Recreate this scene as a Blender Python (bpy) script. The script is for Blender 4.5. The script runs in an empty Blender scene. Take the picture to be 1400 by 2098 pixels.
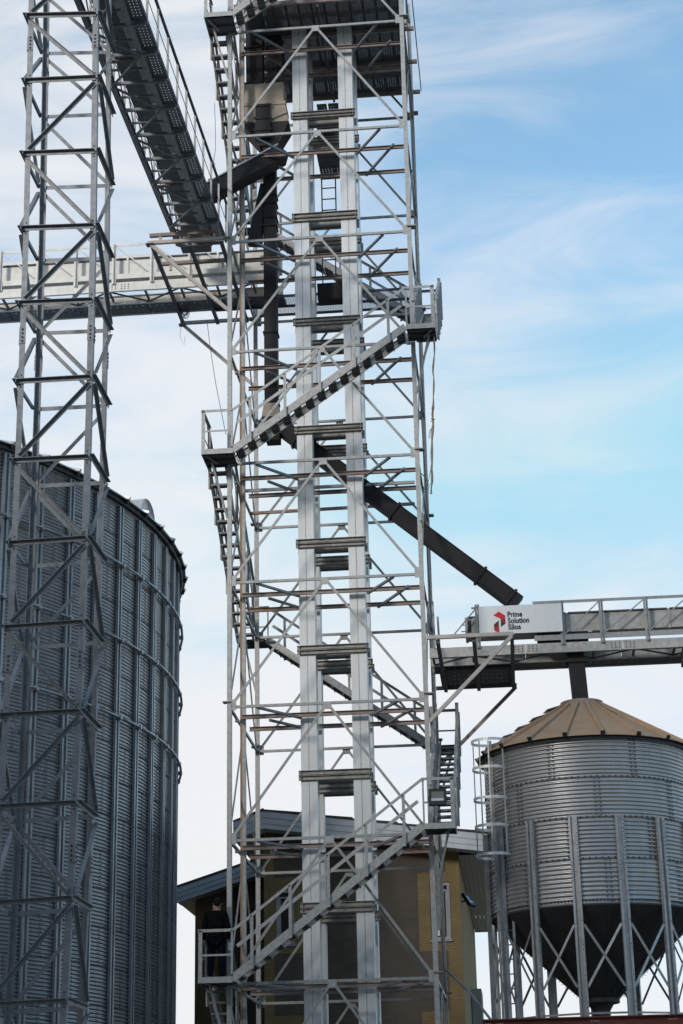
import bpy, bmesh, math, random
from mathutils import Vector, Matrix
random.seed(7)
PI = math.pi
scene = bpy.context.scene
COL = scene.collection

# ------------------------------------------------------------------ camera
FPX, YAW, PIT, ROL = 3833.36, 0.087668, 0.3478996, -0.0211269
ZT = 29.9
CAM = Vector((6.2311, -40.9077, 1.674))
_fw = Vector((-math.sin(YAW)*math.cos(PIT), math.cos(YAW)*math.cos(PIT), math.sin(PIT)))
_r0 = Vector((math.cos(YAW), math.sin(YAW), 0)); _u0 = _r0.cross(_fw)
_rt = math.cos(ROL)*_r0 + math.sin(ROL)*_u0
_up = -math.sin(ROL)*_r0 + math.cos(ROL)*_u0
cd = bpy.data.cameras.new('camera'); cam = bpy.data.objects.new('camera', cd); COL.objects.link(cam)
cam.matrix_world = Matrix.Translation(CAM) @ Matrix((_rt, _up, -_fw)).transposed().to_4x4()
cd.sensor_fit = 'VERTICAL'; cd.sensor_height = 36.0; cd.lens = 36.0*FPX/2098.0
cd.clip_start = 0.1; cd.clip_end = 4000
scene.camera = cam

# ------------------------------------------------------------------ sky, sun, exposure
SUN_EL, SUN_AZ = math.radians(20), math.radians(212)     # azimuth clockwise from +Y: behind the viewer, to the left
world = bpy.data.worlds.new("World"); scene.world = world; world.use_nodes = True
nt = world.node_tree; nt.nodes.clear()
def N(t, **kw):
    n = nt.nodes.new(t)
    for k, v in kw.items(): setattr(n, k, v)
    return n
def wire(a, b): nt.links.new(a, b)
sky = N('ShaderNodeTexSky', sky_type='NISHITA', sun_disc=False, sun_elevation=SUN_EL, sun_rotation=SUN_AZ, air_density=1.0, dust_density=0.4, ozone_density=1.0)
tc = N('ShaderNodeTexCoord')
def wnoise(scale, loc, detail, rough, dist):
    m = N('ShaderNodeMapping'); m.inputs['Scale'].default_value = scale; m.inputs['Location'].default_value = loc
    m.inputs['Rotation'].default_value = (0, math.radians(14), 0)
    wire(tc.outputs['Generated'], m.inputs['Vector'])
    n = N('ShaderNodeTexNoise'); n.inputs['Scale'].default_value = 1.0; n.inputs['Detail'].default_value = detail
    n.inputs['Roughness'].default_value = rough; n.inputs['Distortion'].default_value = dist
    wire(m.outputs[0], n.inputs['Vector']); return n.outputs['Fac']
def wm(op, a, b=None, c=None, clamp=False):
    n = N('ShaderNodeMath', operation=op, use_clamp=clamp)
    for i, x in enumerate((a, b, c)):
        if x is None: continue
        if isinstance(x, (int, float)): n.inputs[i].default_value = x
        else: wire(x, n.inputs[i])
    return n.outputs[0]
sep = N('ShaderNodeSeparateXYZ'); wire(tc.outputs['Generated'], sep.inputs[0])
big = wnoise((3.0, 3.0, 6.5), (0.9, 0.3, 0.55), 3, 0.5, 0.3)
fine = wnoise((6.0, 6.0, 19.0), (2.3, 0.7, 1.4), 7, 0.58, 0.9)
cov = wm('MINIMUM', wm('MULTIPLY_ADD', sep.outputs[0], -2.9, 0.02), 0.44)          # the cloud deck thickens towards the west
low = wm('MULTIPLY_ADD', sep.outputs[2], -0.9, 0.34)         # and towards the horizon
f1 = wm('ADD', wm('MULTIPLY_ADD', big, 1.25, -0.62), wm('MULTIPLY_ADD', fine, 1.45, -0.725))
fac = wm('ADD', wm('ADD', cov, low), wm('ADD', f1, 0.12))
ramp = N('ShaderNodeMapRange', interpolation_type='SMOOTHSTEP'); wire(fac, ramp.inputs[0])
ramp.inputs[1].default_value = -0.28; ramp.inputs[2].default_value = 0.80
ramp.inputs[3].default_value = 0.0; ramp.inputs[4].default_value = 0.93
hs = N('ShaderNodeHueSaturation'); hs.inputs['Hue'].default_value = 0.486; hs.inputs['Saturation'].default_value = 1.06; hs.inputs['Value'].default_value = 2.45
wire(sky.outputs[0], hs.inputs['Color'])
mixc = N('ShaderNodeMix', data_type='RGBA'); wire(ramp.outputs[0], mixc.inputs['Factor'])
cap = N('ShaderNodeMix', data_type='RGBA', blend_type='DARKEN'); cap.inputs['Factor'].default_value = 0.85
wire(hs.outputs[0], cap.inputs['A']); cap.inputs['B'].default_value = (6.3, 7.4, 8.75, 1)      # thin veil evens out the brightness near the horizon
wire(cap.outputs['Result'], mixc.inputs['A']); mixc.inputs['B'].default_value = (8.85, 8.95, 9.15, 1)
bg = N('ShaderNodeBackground'); bg.inputs['Strength'].default_value = 0.10
wire(mixc.outputs['Result'], bg.inputs['Color'])
wo = N('ShaderNodeOutputWorld'); wire(bg.outputs[0], wo.inputs['Surface'])

sd = bpy.data.lights.new('sun', 'SUN'); so = bpy.data.objects.new('sun', sd); COL.objects.link(so)
sd.energy = 1.7; sd.angle = math.radians(9); sd.color = (1.0, 0.95, 0.88)
sdir = Vector((math.sin(SUN_AZ)*math.cos(SUN_EL), math.cos(SUN_AZ)*math.cos(SUN_EL), math.sin(SUN_EL)))
so.rotation_euler = sdir.to_track_quat('Z', 'Y').to_euler(); so.location = (0, -60, 60)
vs = scene.view_settings
vs.view_transform = 'Standard'; vs.look = 'None'; vs.exposure = 0.0; vs.gamma = 1.0; vs.use_curve_mapping = False

# ------------------------------------------------------------------ helpers
def ray(u, v): return _fw + _rt*((u-700)/FPX) + _up*((1049-v)/FPX)
def pt(u, v, x=None, y=None, z=None):
    """point on the given vertical / horizontal plane that the photograph shows at (u, v)"""
    d = ray(u, v); i, val = (0, x) if x is not None else (1, y) if y is not None else (2, z)
    return CAM + d*((val-CAM[i])/d[i])

def mat(name, c1, c2=None, rough=0.5, metal=0.0, scale=5.0, stretch=(1, 1, 1), spread=0.35, bump=0.0, bscale=60.0, c3=None, c3at=0.66, c3scale=1.3, spec=0.5):
    m = bpy.data.materials.new(name); m.use_nodes = True
    t = m.node_tree; b = t.nodes['Principled BSDF']
    b.inputs['Roughness'].default_value = rough; b.inputs['Metallic'].default_value = metal
    b.inputs['Specular IOR Level'].default_value = spec
    c2 = c2 or tuple(x*0.72 for x in c1)
    tcn = t.nodes.new('ShaderNodeTexCoord'); mp = t.nodes.new('ShaderNodeMapping'); mp.inputs['Scale'].default_value = stretch
    t.links.new(tcn.outputs['Object'], mp.inputs[0])
    def noise(s, d=5, ro=0.6):
        n = t.nodes.new('ShaderNodeTexNoise'); n.inputs['Scale'].default_value = s; n.inputs['Detail'].default_value = d; n.inputs['Roughness'].default_value = ro
        t.links.new(mp.outputs[0], n.inputs['Vector']); return n.outputs['Fac']
    def rng(x, a, c):
        r = t.nodes.new('ShaderNodeMapRange'); r.interpolation_type = 'SMOOTHSTEP'; r.inputs[1].default_value = a; r.inputs[2].default_value = c
        t.links.new(x, r.inputs[0]); return r.outputs[0]
    def mix(f, a, c):
        x = t.nodes.new('ShaderNodeMix'); x.data_type = 'RGBA'
        t.links.new(f, x.inputs['Factor'])
        for k, q in (('A', a), ('B', c)):
            if isinstance(q, tuple): x.inputs[k].default_value = (*q, 1)
            else: t.links.new(q, x.inputs[k])
        return x.outputs['Result']
    n1 = noise(scale)
    col = mix(rng(n1, 0.5-spread/2, 0.5+spread/2), tuple(c1), tuple(c2))
    if c3 is not None: col = mix(rng(noise(c3scale, 6, 0.65), c3at, c3at+0.12), col, tuple(c3))
    t.links.new(col, b.inputs['Base Color'])
    rr = t.nodes.new('ShaderNodeMapRange'); rr.inputs[3].default_value = max(0.05, rough-0.1); rr.inputs[4].default_value = min(1, rough+0.12)
    t.links.new(n1, rr.inputs[0]); t.links.new(rr.outputs[0], b.inputs['Roughness'])
    if bump:
        bn = t.nodes.new('ShaderNodeBump'); bn.inputs['Strength'].default_value = bump; bn.inputs['Distance'].default_value = 0.01
        t.links.new(noise(bscale, 3), bn.inputs['Height']); t.links.new(bn.outputs[0], b.inputs['Normal'])
    return m

M = {}
M['galv'] = mat('galvanized steel', (0.40, 0.40, 0.39), (0.27, 0.27, 0.268), 0.45, 0.45, 9, spread=0.5, c3=(0.33, 0.28, 0.23), c3at=0.68, c3scale=2.2)
M['galv_post'] = mat('galvanized post', (0.47, 0.46, 0.44), (0.34, 0.335, 0.325), 0.5, 0.3, 12, spread=0.5)
M['leg'] = mat('bright galvanized sheet', (0.75, 0.75, 0.745), (0.61, 0.61, 0.61), 0.42, 0.25, 3.5, (2, 2, 0.35), 0.6)
M['seam'] = mat('dull seam steel', (0.40, 0.40, 0.40), None, 0.6, 0.2)
M['frame'] = mat('weathered galvanized channel', (0.37, 0.352, 0.32), (0.22, 0.21, 0.195), 0.5, 0.4, 11, spread=0.5)
M['mast'] = mat('mast angle steel', (0.31, 0.32, 0.335), (0.21, 0.22, 0.235), 0.5, 0.45, 8, spread=0.6, c3=(0.40, 0.395, 0.39), c3at=0.62, c3scale=4)
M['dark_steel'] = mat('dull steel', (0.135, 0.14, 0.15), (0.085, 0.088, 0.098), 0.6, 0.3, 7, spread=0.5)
M['tread'] = mat('stair tread steel', (0.27, 0.275, 0.28), (0.19, 0.195, 0.20), 0.6, 0.2, 7)
M['primer'] = mat('brown primer', (0.36, 0.29, 0.26), (0.24, 0.185, 0.16), 0.65, 0.0, 6, (0.6, 1, 1), 0.6, c3=(0.26, 0.115, 0.05), c3at=0.56, c3scale=1.6)
M['rust'] = mat('rusty flat', (0.30, 0.16, 0.08), (0.36, 0.28, 0.22), 0.75, 0.0, 3, (1, 1, 0.4), 0.5)
M['cream'] = mat('pale painted steel', (0.58, 0.52, 0.475), (0.46, 0.40, 0.365), 0.6, 0.0, 5, spread=0.6, c3=(0.33, 0.18, 0.10), c3at=0.70, c3scale=2.5)
M['chute'] = mat('black chute steel', (0.018, 0.016, 0.018), (0.028, 0.025, 0.027), 0.62, 0.0, 3, spread=0.6, c3=(0.12, 0.08, 0.05), c3at=0.73, c3scale=0.8, spec=0.3)
M['tan'] = mat('dusty tan steel', (0.44, 0.36, 0.28), (0.30, 0.24, 0.19), 0.7, 0.0, 4, spread=0.6, c3=(0.30, 0.09, 0.04), c3at=0.74, c3scale=2)
M['bolt'] = mat('dark bolts', (0.05, 0.05, 0.055), None, 0.6, 0.4)
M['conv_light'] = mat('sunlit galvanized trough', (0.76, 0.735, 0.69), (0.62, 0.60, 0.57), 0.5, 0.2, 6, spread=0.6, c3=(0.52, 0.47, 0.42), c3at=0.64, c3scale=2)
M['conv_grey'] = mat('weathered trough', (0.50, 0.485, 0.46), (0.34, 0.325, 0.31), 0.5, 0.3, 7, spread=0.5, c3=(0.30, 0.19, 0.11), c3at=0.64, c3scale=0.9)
M['silo'] = mat('corrugated galvanized sheet', (0.52, 0.505, 0.49), (0.385, 0.37, 0.36), 0.36, 0.7, 2.5, (1, 1, 0.5), 0.6)
M['silo_far'] = mat('blue grey corrugated sheet', (0.43, 0.44, 0.455), (0.29, 0.297, 0.31), 0.28, 0.75, 1.2, (1, 1, 0.4), 0.6)
M['stiff'] = mat('silo stiffener', (0.43, 0.44, 0.455), (0.29, 0.30, 0.315), 0.4, 0.6, 4, (1, 1, 0.4), 0.6)
M['sleg'] = mat('silo leg steel', (0.44, 0.45, 0.46), (0.31, 0.32, 0.33), 0.42, 0.5, 8, spread=0.6)
M['roof_dust'] = mat('dusty silo roof', (0.45, 0.30, 0.19), (0.365, 0.245, 0.155), 0.75, 0.0, 3, spread=0.6, c3=(0.36, 0.34, 0.33), c3at=0.60, c3scale=1.8)
M['roof_edge'] = mat('silo roof sheet', (0.62, 0.63, 0.64), (0.5, 0.5, 0.51), 0.45, 0.4, 4)
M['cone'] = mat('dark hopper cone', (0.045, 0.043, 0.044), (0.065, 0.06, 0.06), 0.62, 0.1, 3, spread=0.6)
M['red_beam'] = mat('red oxide beam', (0.23, 0.055, 0.035), (0.15, 0.04, 0.03), 0.6, 0.0, 4)
M['white'] = mat('white sign sheet', (0.80, 0.80, 0.80), (0.77, 0.77, 0.775), 0.5)
M['black_ink'] = mat('black lettering', (0.012, 0.012, 0.014), None, 0.5)
M['black_plastic'] = mat('black lamp housing', (0.012, 0.012, 0.014), None, 0.45)
M['shingle'] = mat('dark shingle', (0.075, 0.07, 0.068), (0.04, 0.038, 0.037), 0.85, 0, 14)
M['fascia'] = mat('grey blue fascia', (0.62, 0.635, 0.67), (0.52, 0.535, 0.57), 0.5, 0.0, 2)
M['store_roof'] = mat('dull store roof', (0.2, 0.2, 0.21), None, 0.7)
M['soffit'] = mat('pale soffit', (0.74, 0.67, 0.59), (0.62, 0.56, 0.49), 0.7, 0, 3, (1, 6, 1))
M['upvc'] = mat('dusty white window frame', (0.42, 0.405, 0.425), (0.34, 0.33, 0.345), 0.5)
M['cloth'] = mat('black jacket', (0.005, 0.005, 0.006), (0.008, 0.008, 0.010), 0.95, bump=0.2, bscale=25, spec=0.05)
M['jeans'] = mat('dark trousers', (0.007, 0.008, 0.016), (0.011, 0.012, 0.022), 0.95, bump=0.2, bscale=25, spec=0.05)
M['skin'] = mat('skin', (0.34, 0.19, 0.13), (0.30, 0.165, 0.115), 0.6)
M['hair'] = mat('black hair', (0.012, 0.010, 0.009), None, 0.8, spec=0.1)
M['paper'] = mat('white paper', (0.75, 0.75, 0.78), (0.7, 0.7, 0.72), 0.7)
M['rope'] = mat('hemp rope', (0.36, 0.29, 0.22), (0.25, 0.19, 0.14), 0.9)
M['wire'] = mat('dark wire', (0.05, 0.05, 0.055), None, 0.6)
M['green_wire'] = mat('green cord', (0.03, 0.10, 0.06), None, 0.7)
M['ground'] = mat('packed dirt yard', (0.19, 0.172, 0.145), (0.13, 0.117, 0.098), 0.95, 0, 0.25, spread=0.7, bump=0.4, bscale=8)
M['plaster'] = mat('grey plaster', (0.32, 0.30, 0.27), (0.24, 0.225, 0.2), 0.85, 0, 2)

def brick_mat(name, a, b, mortar, sx, sz):
    m = bpy.data.materials.new(name); m.use_nodes = True; t = m.node_tree; bs = t.nodes['Principled BSDF']
    bs.inputs['Roughness'].default_value = 0.88
    tcn = t.nodes.new('ShaderNodeTexCoord'); s = t.nodes.new('ShaderNodeSeparateXYZ'); cmb = t.nodes.new('ShaderNodeCombineXYZ')
    ad = t.nodes.new('ShaderNodeMath'); ad.operation = 'ADD'
    t.links.new(tcn.outputs['Object'], s.inputs[0]); t.links.new(s.outputs[0], ad.inputs[0]); t.links.new(s.outputs[1], ad.inputs[1])
    t.links.new(ad.outputs[0], cmb.inputs[0]); t.links.new(s.outputs[2], cmb.inputs[1])
    br = t.nodes.new('ShaderNodeTexBrick'); br.inputs['Scale'].default_value = 1.0
    br.inputs['Brick Width'].default_value = sx; br.inputs['Row Height'].default_value = sz; br.inputs['Mortar Size'].default_value = 0.008
    br.inputs['Color1'].default_value = (*a, 1); br.inputs['Color2'].default_value = (*b, 1); br.inputs['Mortar'].default_value = (*mortar, 1)
    t.links.new(cmb.outputs[0], br.inputs['Vector'])
    nz = t.nodes.new('ShaderNodeTexNoise'); nz.inputs['Scale'].default_value = 1.6; nz.inputs['Detail'].default_value = 6
    t.links.new(tcn.outputs['Object'], nz.inputs['Vector'])
    hv = t.nodes.new('ShaderNodeHueSaturation'); mr = t.nodes.new('ShaderNodeMapRange'); mr.inputs[3].default_value = 0.6; mr.inputs[4].default_value = 1.35
    t.links.new(nz.outputs['Fac'], mr.inputs[0]); t.links.new(mr.outputs[0], hv.inputs['Value']); t.links.new(br.outputs['Color'], hv.inputs['Color'])
    t.links.new(hv.outputs[0], bs.inputs['Base Color'])
    bp_ = t.nodes.new('ShaderNodeBump'); bp_.inputs['Strength'].default_value = 0.25; bp_.inputs['Distance'].default_value = 0.01; bp_.invert = True
    t.links.new(br.outputs['Fac'], bp_.inputs['Height']); t.links.new(bp_.outputs[0], bs.inputs['Normal'])
    return m
M['ochre'] = brick_mat('ochre brick', (0.27, 0.19, 0.085), (0.24, 0.167, 0.073), (0.205, 0.145, 0.067), 0.22, 0.075)
M['stone'] = brick_mat('dark brown brick', (0.122, 0.098, 0.078), (0.108, 0.086, 0.069), (0.102, 0.082, 0.066), 0.22, 0.075)
def glass_mat(name, col):
    m = bpy.data.materials.new(name); m.use_nodes = True; b = m.node_tree.nodes['Principled BSDF']
    b.inputs['Base Color'].default_value = (*col, 1); b.inputs['Roughness'].default_value = 0.06; b.inputs['Specular IOR Level'].default_value = 0.5
    return m
M['glass'] = glass_mat('dark window glass', (0.012, 0.013, 0.015))
M['lens'] = glass_mat('pale lamp glass', (0.15, 0.155, 0.13))
M['reflector'] = mat('lamp reflector', (0.75, 0.76, 0.74), None, 0.3, 0.2)
def grad_mat(name, top, bot, z0, z1):
    m = bpy.data.materials.new(name); m.use_nodes = True; t = m.node_tree; b = t.nodes['Principled BSDF']; b.inputs['Roughness'].default_value = 0.5
    tcn = t.nodes.new('ShaderNodeTexCoord'); s = t.nodes.new('ShaderNodeSeparateXYZ'); r = t.nodes.new('ShaderNodeMapRange')
    r.inputs[1].default_value = z0; r.inputs[2].default_value = z1
    t.links.new(tcn.outputs['Object'], s.inputs[0]); t.links.new(s.outputs[2], r.inputs[0])
    x = t.nodes.new('ShaderNodeMix'); x.data_type = 'RGBA'; x.inputs['A'].default_value = (*bot, 1); x.inputs['B'].default_value = (*top, 1)
    t.links.new(r.outputs[0], x.inputs['Factor']); t.links.new(x.outputs['Result'], b.inputs['Base Color'])
    return m

def base_of(o):
    while o.parent: o = o.parent
    return o.location
class MB:
    def __init__(s): s.v = []; s.f = []
    def poly(s, pts, faces):
        n = len(s.v); s.v += [Vector(p) for p in pts]; s.f += [tuple(i+n for i in f) for f in faces]; return s
    def box(s, x0, x1, y0, y1, z0, z1):
        return s.poly([(x0,y0,z0),(x1,y0,z0),(x1,y1,z0),(x0,y1,z0),(x0,y0,z1),(x1,y0,z1),(x1,y1,z1),(x0,y1,z1)],
                      [(0,3,2,1),(4,5,6,7),(0,1,5,4),(1,2,6,5),(2,3,7,6),(3,0,4,7)])
    def sweep(s, prof, p, q, uh):
        p, q = Vector(p), Vector(q); d = (q-p).normalized(); u = Vector(uh); u = u - d*u.dot(d)
        if u.length < 1e-5: u = d.orthogonal()
        u.normalize(); v = d.cross(u); n = len(prof)
        P = [p+u*a+v*b for a, b in prof] + [q+u*a+v*b for a, b in prof]
        area = sum(prof[i][0]*prof[(i+1) % n][1]-prof[(i+1) % n][0]*prof[i][1] for i in range(n))
        F = [(i, (i+1) % n, n+(i+1) % n, n+i) for i in range(n)] + [tuple(reversed(range(n))), tuple(range(n, 2*n))]
        if area < 0: F = [tuple(reversed(f)) for f in F]
        return s.poly(P, F)
    def bar(s, p, q, w, h, uh=(0, 0, 1)):
        """rectangular bar; h along uh, w across it"""
        return s.sweep([(-h/2, -w/2), (h/2, -w/2), (h/2, w/2), (-h/2, w/2)], p, q, uh)
    def angle(s, p, q, a, t, uh, flip=False):
        k = -1 if flip else 1
        return s.sweep([(0, 0), (a, 0), (a, k*t), (t, k*t), (t, k*a), (0, k*a)], p, q, uh)
    def chan(s, p, q, h, b, t, uh, flip=False):
        k = -1 if flip else 1
        return s.sweep([(-h/2, 0), (h/2, 0), (h/2, k*b), (h/2-t, k*b), (h/2-t, k*t), (-h/2+t, k*t), (-h/2+t, k*b), (-h/2, k*b)], p, q, uh)
    def tube(s, pts, r, n=6, closed=False):
        pts = [Vector(p) for p in pts]; rings = []; base = len(s.v); m = len(pts)
        for i, p in enumerate(pts):
            if closed: d = (pts[(i+1) % m]-pts[i-1])
            else: d = pts[min(i+1, m-1)]-pts[max(i-1, 0)]
            d.normalize(); u = d.cross(Vector((0.03, 0.07, 1))); u = u.normalized() if u.length > 1e-4 else d.orthogonal().normalized(); v = d.cross(u)
            rr = r[i] if isinstance(r, (list, tuple)) else r
            s.v += [p+u*math.cos(2*PI*k/n)*rr+v*math.sin(2*PI*k/n)*rr for k in range(n)]
        for i in range(m if closed else m-1):
            a, b = base+i*n, base+((i+1) % m)*n
            for k in range(n): s.f.append((a+k, a+(k+1) % n, b+(k+1) % n, b+k))
        if not closed: s.f.append(tuple(base+k for k in reversed(range(n)))); s.f.append(tuple(base+(m-1)*n+k for k in range(n)))
        return s
    def build(s, name, m, parent=None, smooth=False, kind=None):
        me = bpy.data.meshes.new(name); off = base_of(parent) if parent else Vector((0, 0, 0))
        me.from_pydata([tuple(p-off) for p in s.v], [], s.f); me.materials.append(M[m] if isinstance(m, str) else m)
        if smooth: me.polygons.foreach_set('use_smooth', [True]*len(me.polygons))
        me.update()
        o = bpy.data.objects.new(name, me); COL.objects.link(o)
        if parent: o.parent = parent
        if kind: o['kind'] = kind
        return o
def tag(o, label, cat, group=None):
    o['label'] = label; o['category'] = cat
    if group: o['group'] = group
    return o
def thing(name, loc, label, cat, group=None):
    o = bpy.data.objects.new(name, None); o.empty_display_size = 0.3; COL.objects.link(o); o.location = Vector(loc)
    return tag(o, label, cat, group)
def copy_part(o, parent, matrix=None):
    c = o.copy(); COL.objects.link(c); c.parent = parent
    if matrix is not None: c.matrix_local = matrix
    return c

# ------------------------------------------------------------------ ground
g = MB(); g.poly([(-900, -900, 0), (900, -900, 0), (900, 900, 0), (-900, 900, 0)], [(0, 1, 2, 3)])
g = g.build('ground', 'ground'); g['kind'] = 'structure'

# ------------------------------------------------------------------ neighbouring store behind the viewer
st = thing('grain_store', (-30, -62, 0), 'tall plain grey grain store standing across the yard behind the viewer', 'building')
MB().box(-75, 30, -70, -55, 0, 30).build('wall', 'plaster', st)
MB().poly([(-76,-71,30),(31,-71,30),(31,-54,30),(-76,-54,30),(-76,-62.5,35.5),(31,-62.5,35.5)], [(0,3,2,1),(0,1,5,4),(2,3,4,5),(1,2,5),(3,0,4)]).build('roof', 'store_roof', st)
# ------------------------------------------------------------------ main tower
L = [ZT-d for d in (0, 3.099, 6.0875, 9.0812, 11.9879, 14.9464, 17.8911, 20.9168, 24.0, 27.1)]
TOP = 33.6
LV = [33.0] + L                       # LV[0] is the level above the frame of the picture
W, D = 4.451, 4.6165
tower = thing('steel_tower', (W/2, D/2, 0), 'tall open galvanized steel tower of posts, beams and chevron braces round the elevator legs', 'tower')
def post(x, y): MB().box(x-.052, x+.052, y-.052, y+.052, 0, TOP).build('post', 'galv_post', tower)
for x in (0, W):
    for y in (0, D): post(x, y)
def gusset(cx, cy, cz, w, h, ax):
    t = 0.007
    if ax == 'x': m = MB().box(cx-w/2, cx+w/2, cy-t, cy+t, cz-h/2, cz+h/2)
    else: m = MB().box(cx-t, cx+t, cy-w/2, cy+w/2, cz-h/2, cz+h/2)
    m.build('gusset_plate', 'galv_post', tower)
def face(p0, p1, z_list, outn, ax):
    p0, p1, n = Vector(p0), Vector(p1), Vector(outn)
    e = (p1-p0).normalized(); Lg = (p1-p0).length; mid = (p0+p1)/2
    for i, z in enumerate(z_list):
        a, b = p0+e*.056, p1-e*.056
        MB().bar(a+Vector((0, 0, z)), b+Vector((0, 0, z)), .05, .062).build('beam', 'galv', tower)
        c = mid+n*.034; gusset(c.x, c.y, z-.06, .19, .17, ax)
        for s_, pp in ((1, p0), (-1, p1)):
            c = pp+e*s_*.105+n*.034; gusset(c.x, c.y, z+.04, .10, .25, ax)
        zl = z_list[i+1] if i+1 < len(z_list) else 0.15
        for s_ in (-1, 1):
            A = mid + e*s_*.06 + n*.018 + Vector((0, 0, z-.09)); B = (p0 if s_ < 0 else p1) - e*s_*.10 + n*.018 + Vector((0, 0, zl+.11))
            MB().bar(A, B, .030, .058, e.cross(B-A).cross(B-A)).build('brace', 'galv', tower)
face((0, 0, 0), (W, 0, 0), LV, (0, -1, 0), 'x')
face((0, D, 0), (W, D, 0), LV, (0, 1, 0), 'x')
face((0, 0, 0), (0, D, 0), LV, (-1, 0, 0), 'y')
face((W, 0, 0), (W, D, 0), LV, (1, 0, 0), 'y')
# splice flanges on the posts every second level
for k in (0, 2, 4, 6, 8):
    for x, y in ((0, 0), (W, 0), (0, D), (W, D)):
        sx = 1 if x > 1 else -1
        MB().box(x-.10+(.05*sx), x+.10+(.07*sx), y-.10, y+.10, L[k]+.10, L[k]+.125).build('splice_flange', 'frame', tower)
# brown cross channels that carry the elevator legs, and their plan braces
for k in range(-1, 10):
    z = LV[k+1]
    for y in (1.02, 2.24):
        MB().chan((.14, y, z), (W-.055, y, z), .10, .055, .008, (0, 0, 1)).build('cross_channel', 'primer', tower)
    for x in (0, W):
        MB().box(x-.03, x+.03, 1.0, 1.12, z-.09, z-.035).build('seat_bracket', 'frame', tower)
    mbz = z-.02
    for p, q in (((.62, .05, mbz), (1.50, 1.10, mbz-.03)), ((.78, 1.02, mbz-.07), (1.50, 2.12, mbz-.04)),
                 ((3.80, .05, mbz), (3.12, 1.12, mbz-.03)), ((4.10, .84, mbz+.01), (3.28, 2.20, mbz-.05))):
        MB().bar(p, q, .055, .055).build('knee_brace', 'mast', tower)
for (u0, v0, u1, v1, nm) in ((500, 1006, 850, 988, 'galv'), (515, 1052, 850, 1032, 'primer')):
    a, b = pt(u0, v0, z=L[4]), pt(u1, v1, z=L[4])
    MB().bar(a, b, .055, .075).build('cross_channel', nm, tower)
MB().box(.085, .135, 1.06, 1.13, 0, TOP).build('standpipe_channel', 'rust', tower)
MB().box(.137, .215, 1.04, 1.14, 0, TOP).build('standpipe_channel', 'galv', tower)
MB().box(W-.03, W+.05, 2.3, 2.38, 7.2, 12.4).build('standpipe_channel', 'frame', tower)
# screened deck behind the pipe, level 2
for y in (3.14, 3.74, 4.25): MB().bar((-.95 if y < 3.9 and y > 3.2 else .05, y, L[2]+.02), (W-.06, y, L[2]+.02), .05, .06).build('deck_joist', 'dark_steel', tower)
scr = MB()
for i in range(48): scr.box(.1, W-.1, 3.18+i*.0225, 3.184+i*.0225, L[2]+.055, L[2]+.059)
for i in range(60): scr.box(.1+i*.0715, .104+i*.0715, 3.16, 4.26, L[2]+.0595, L[2]+.0635)
scr.build('wire_screen', 'mast', tower, kind='stuff')

# ------------------------------------------------------------------ bucket elevators
FZ = [(28.136, 27.931), (25.150, 24.912), (22.192, 21.990), (19.277, 19.071), (16.348, 16.126), (13.709, 13.484), (10.742, 10.504), (7.746, 7.509), (4.75, 4.52)]
def elevator(y0, dep, label, zoff):
    r = thing('bucket_elevator', (2.27, y0, 0), label, 'grain elevator', 'pair of bucket elevators inside the tower')
    cuts = [33.8, 31.0]
    for k in range(9): cuts += [L[k]+.06, L[k]-.06, FZ[k][0]+zoff, FZ[k][1]+zoff] if False else [FZ[k][0]+zoff]
    cuts = sorted(set(cuts), reverse=True) + [0.3]
    for (x0, x1) in ((1.475, 1.850), (2.675, 3.050)):
        xm = (x0+x1)/2-.004
        for a, b in zip(cuts[:-1], cuts[1:]):
            jit = random.uniform(-.002, .002)
            for (xa, xb) in ((x0, xm-.006), (xm+.006, x1)):
                MB().box(xa, xb, y0+jit, y0+dep, b+.006, a-.006).build('casing_panel', 'leg', r)
            sm = MB().box(xm-.0055, xm+.0055, y0+.012, y0+dep-.02, b+.004, a-.004)
            sm.box(xm-.0045, xm+.0045, y0-.022 if (a-b) > 5 else y0-.006, y0+.011, b+.3, a-.25)
            sm.build('seam_flange', 'seam', r)
            bl = MB(); nb = int((a-b)/.16)
            for i in range(nb):
                zz = b+.1+i*.16; bl.box(xm-.009, xm+.009, y0-.009, y0-.003, zz, zz+.016)
            bl.build('bolt_row', 'frame', r, kind='stuff')
    for (zt, zb) in FZ:
        zt += zoff; zb += zoff; h = (zt-zb)/2
        for zz in (zb+h/2, zt-h/2):
            hh = h-.012
            MB().chan((1.42, y0-.005, zz), (3.105, y0-.005, zz), hh, .065, .012, (0, 0, 1), flip=False).build('clamp_channel', 'frame', r)
            MB().chan((1.42, y0+dep+.005, zz), (3.105, y0+dep+.005, zz), hh, .065, .012, (0, 0, 1), flip=True).build('clamp_channel', 'frame', r)
            for xx, fl in ((1.47, True), (3.055, False)):
                MB().chan((xx, y0-.068, zz), (xx, y0+dep+.068, zz), hh, .05, .012, (0, 0, 1), flip=not fl).build('clamp_channel', 'frame', r)
        for yy in (y0+.10, y0+dep-.05):
            MB().chan((1.86, yy, zb+h), (2.665, yy, zb+h), h*1.6, .06, .012, (0, 0, 1)).build('spacer_channel', 'frame', r)
        b = MB()
        for xx in (1.58, 1.72, 2.78, 2.93):
            for zz in (zb+h/2, zt-h/2): b.box(xx-.013, xx+.013, y0-.082 if False else y0-.0125, y0-.0055, zz-.013, zz+.013)
        b.build('bolt_row', 'bolt', r, kind='stuff')
    return r
elevator(1.20, .42, 'front pair of bright square elevator legs, nearest the viewer inside the steel tower', 0)
elevator(2.42, .42, 'rear pair of elevator legs half hidden behind the front legs in the tower', -.05)

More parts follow.
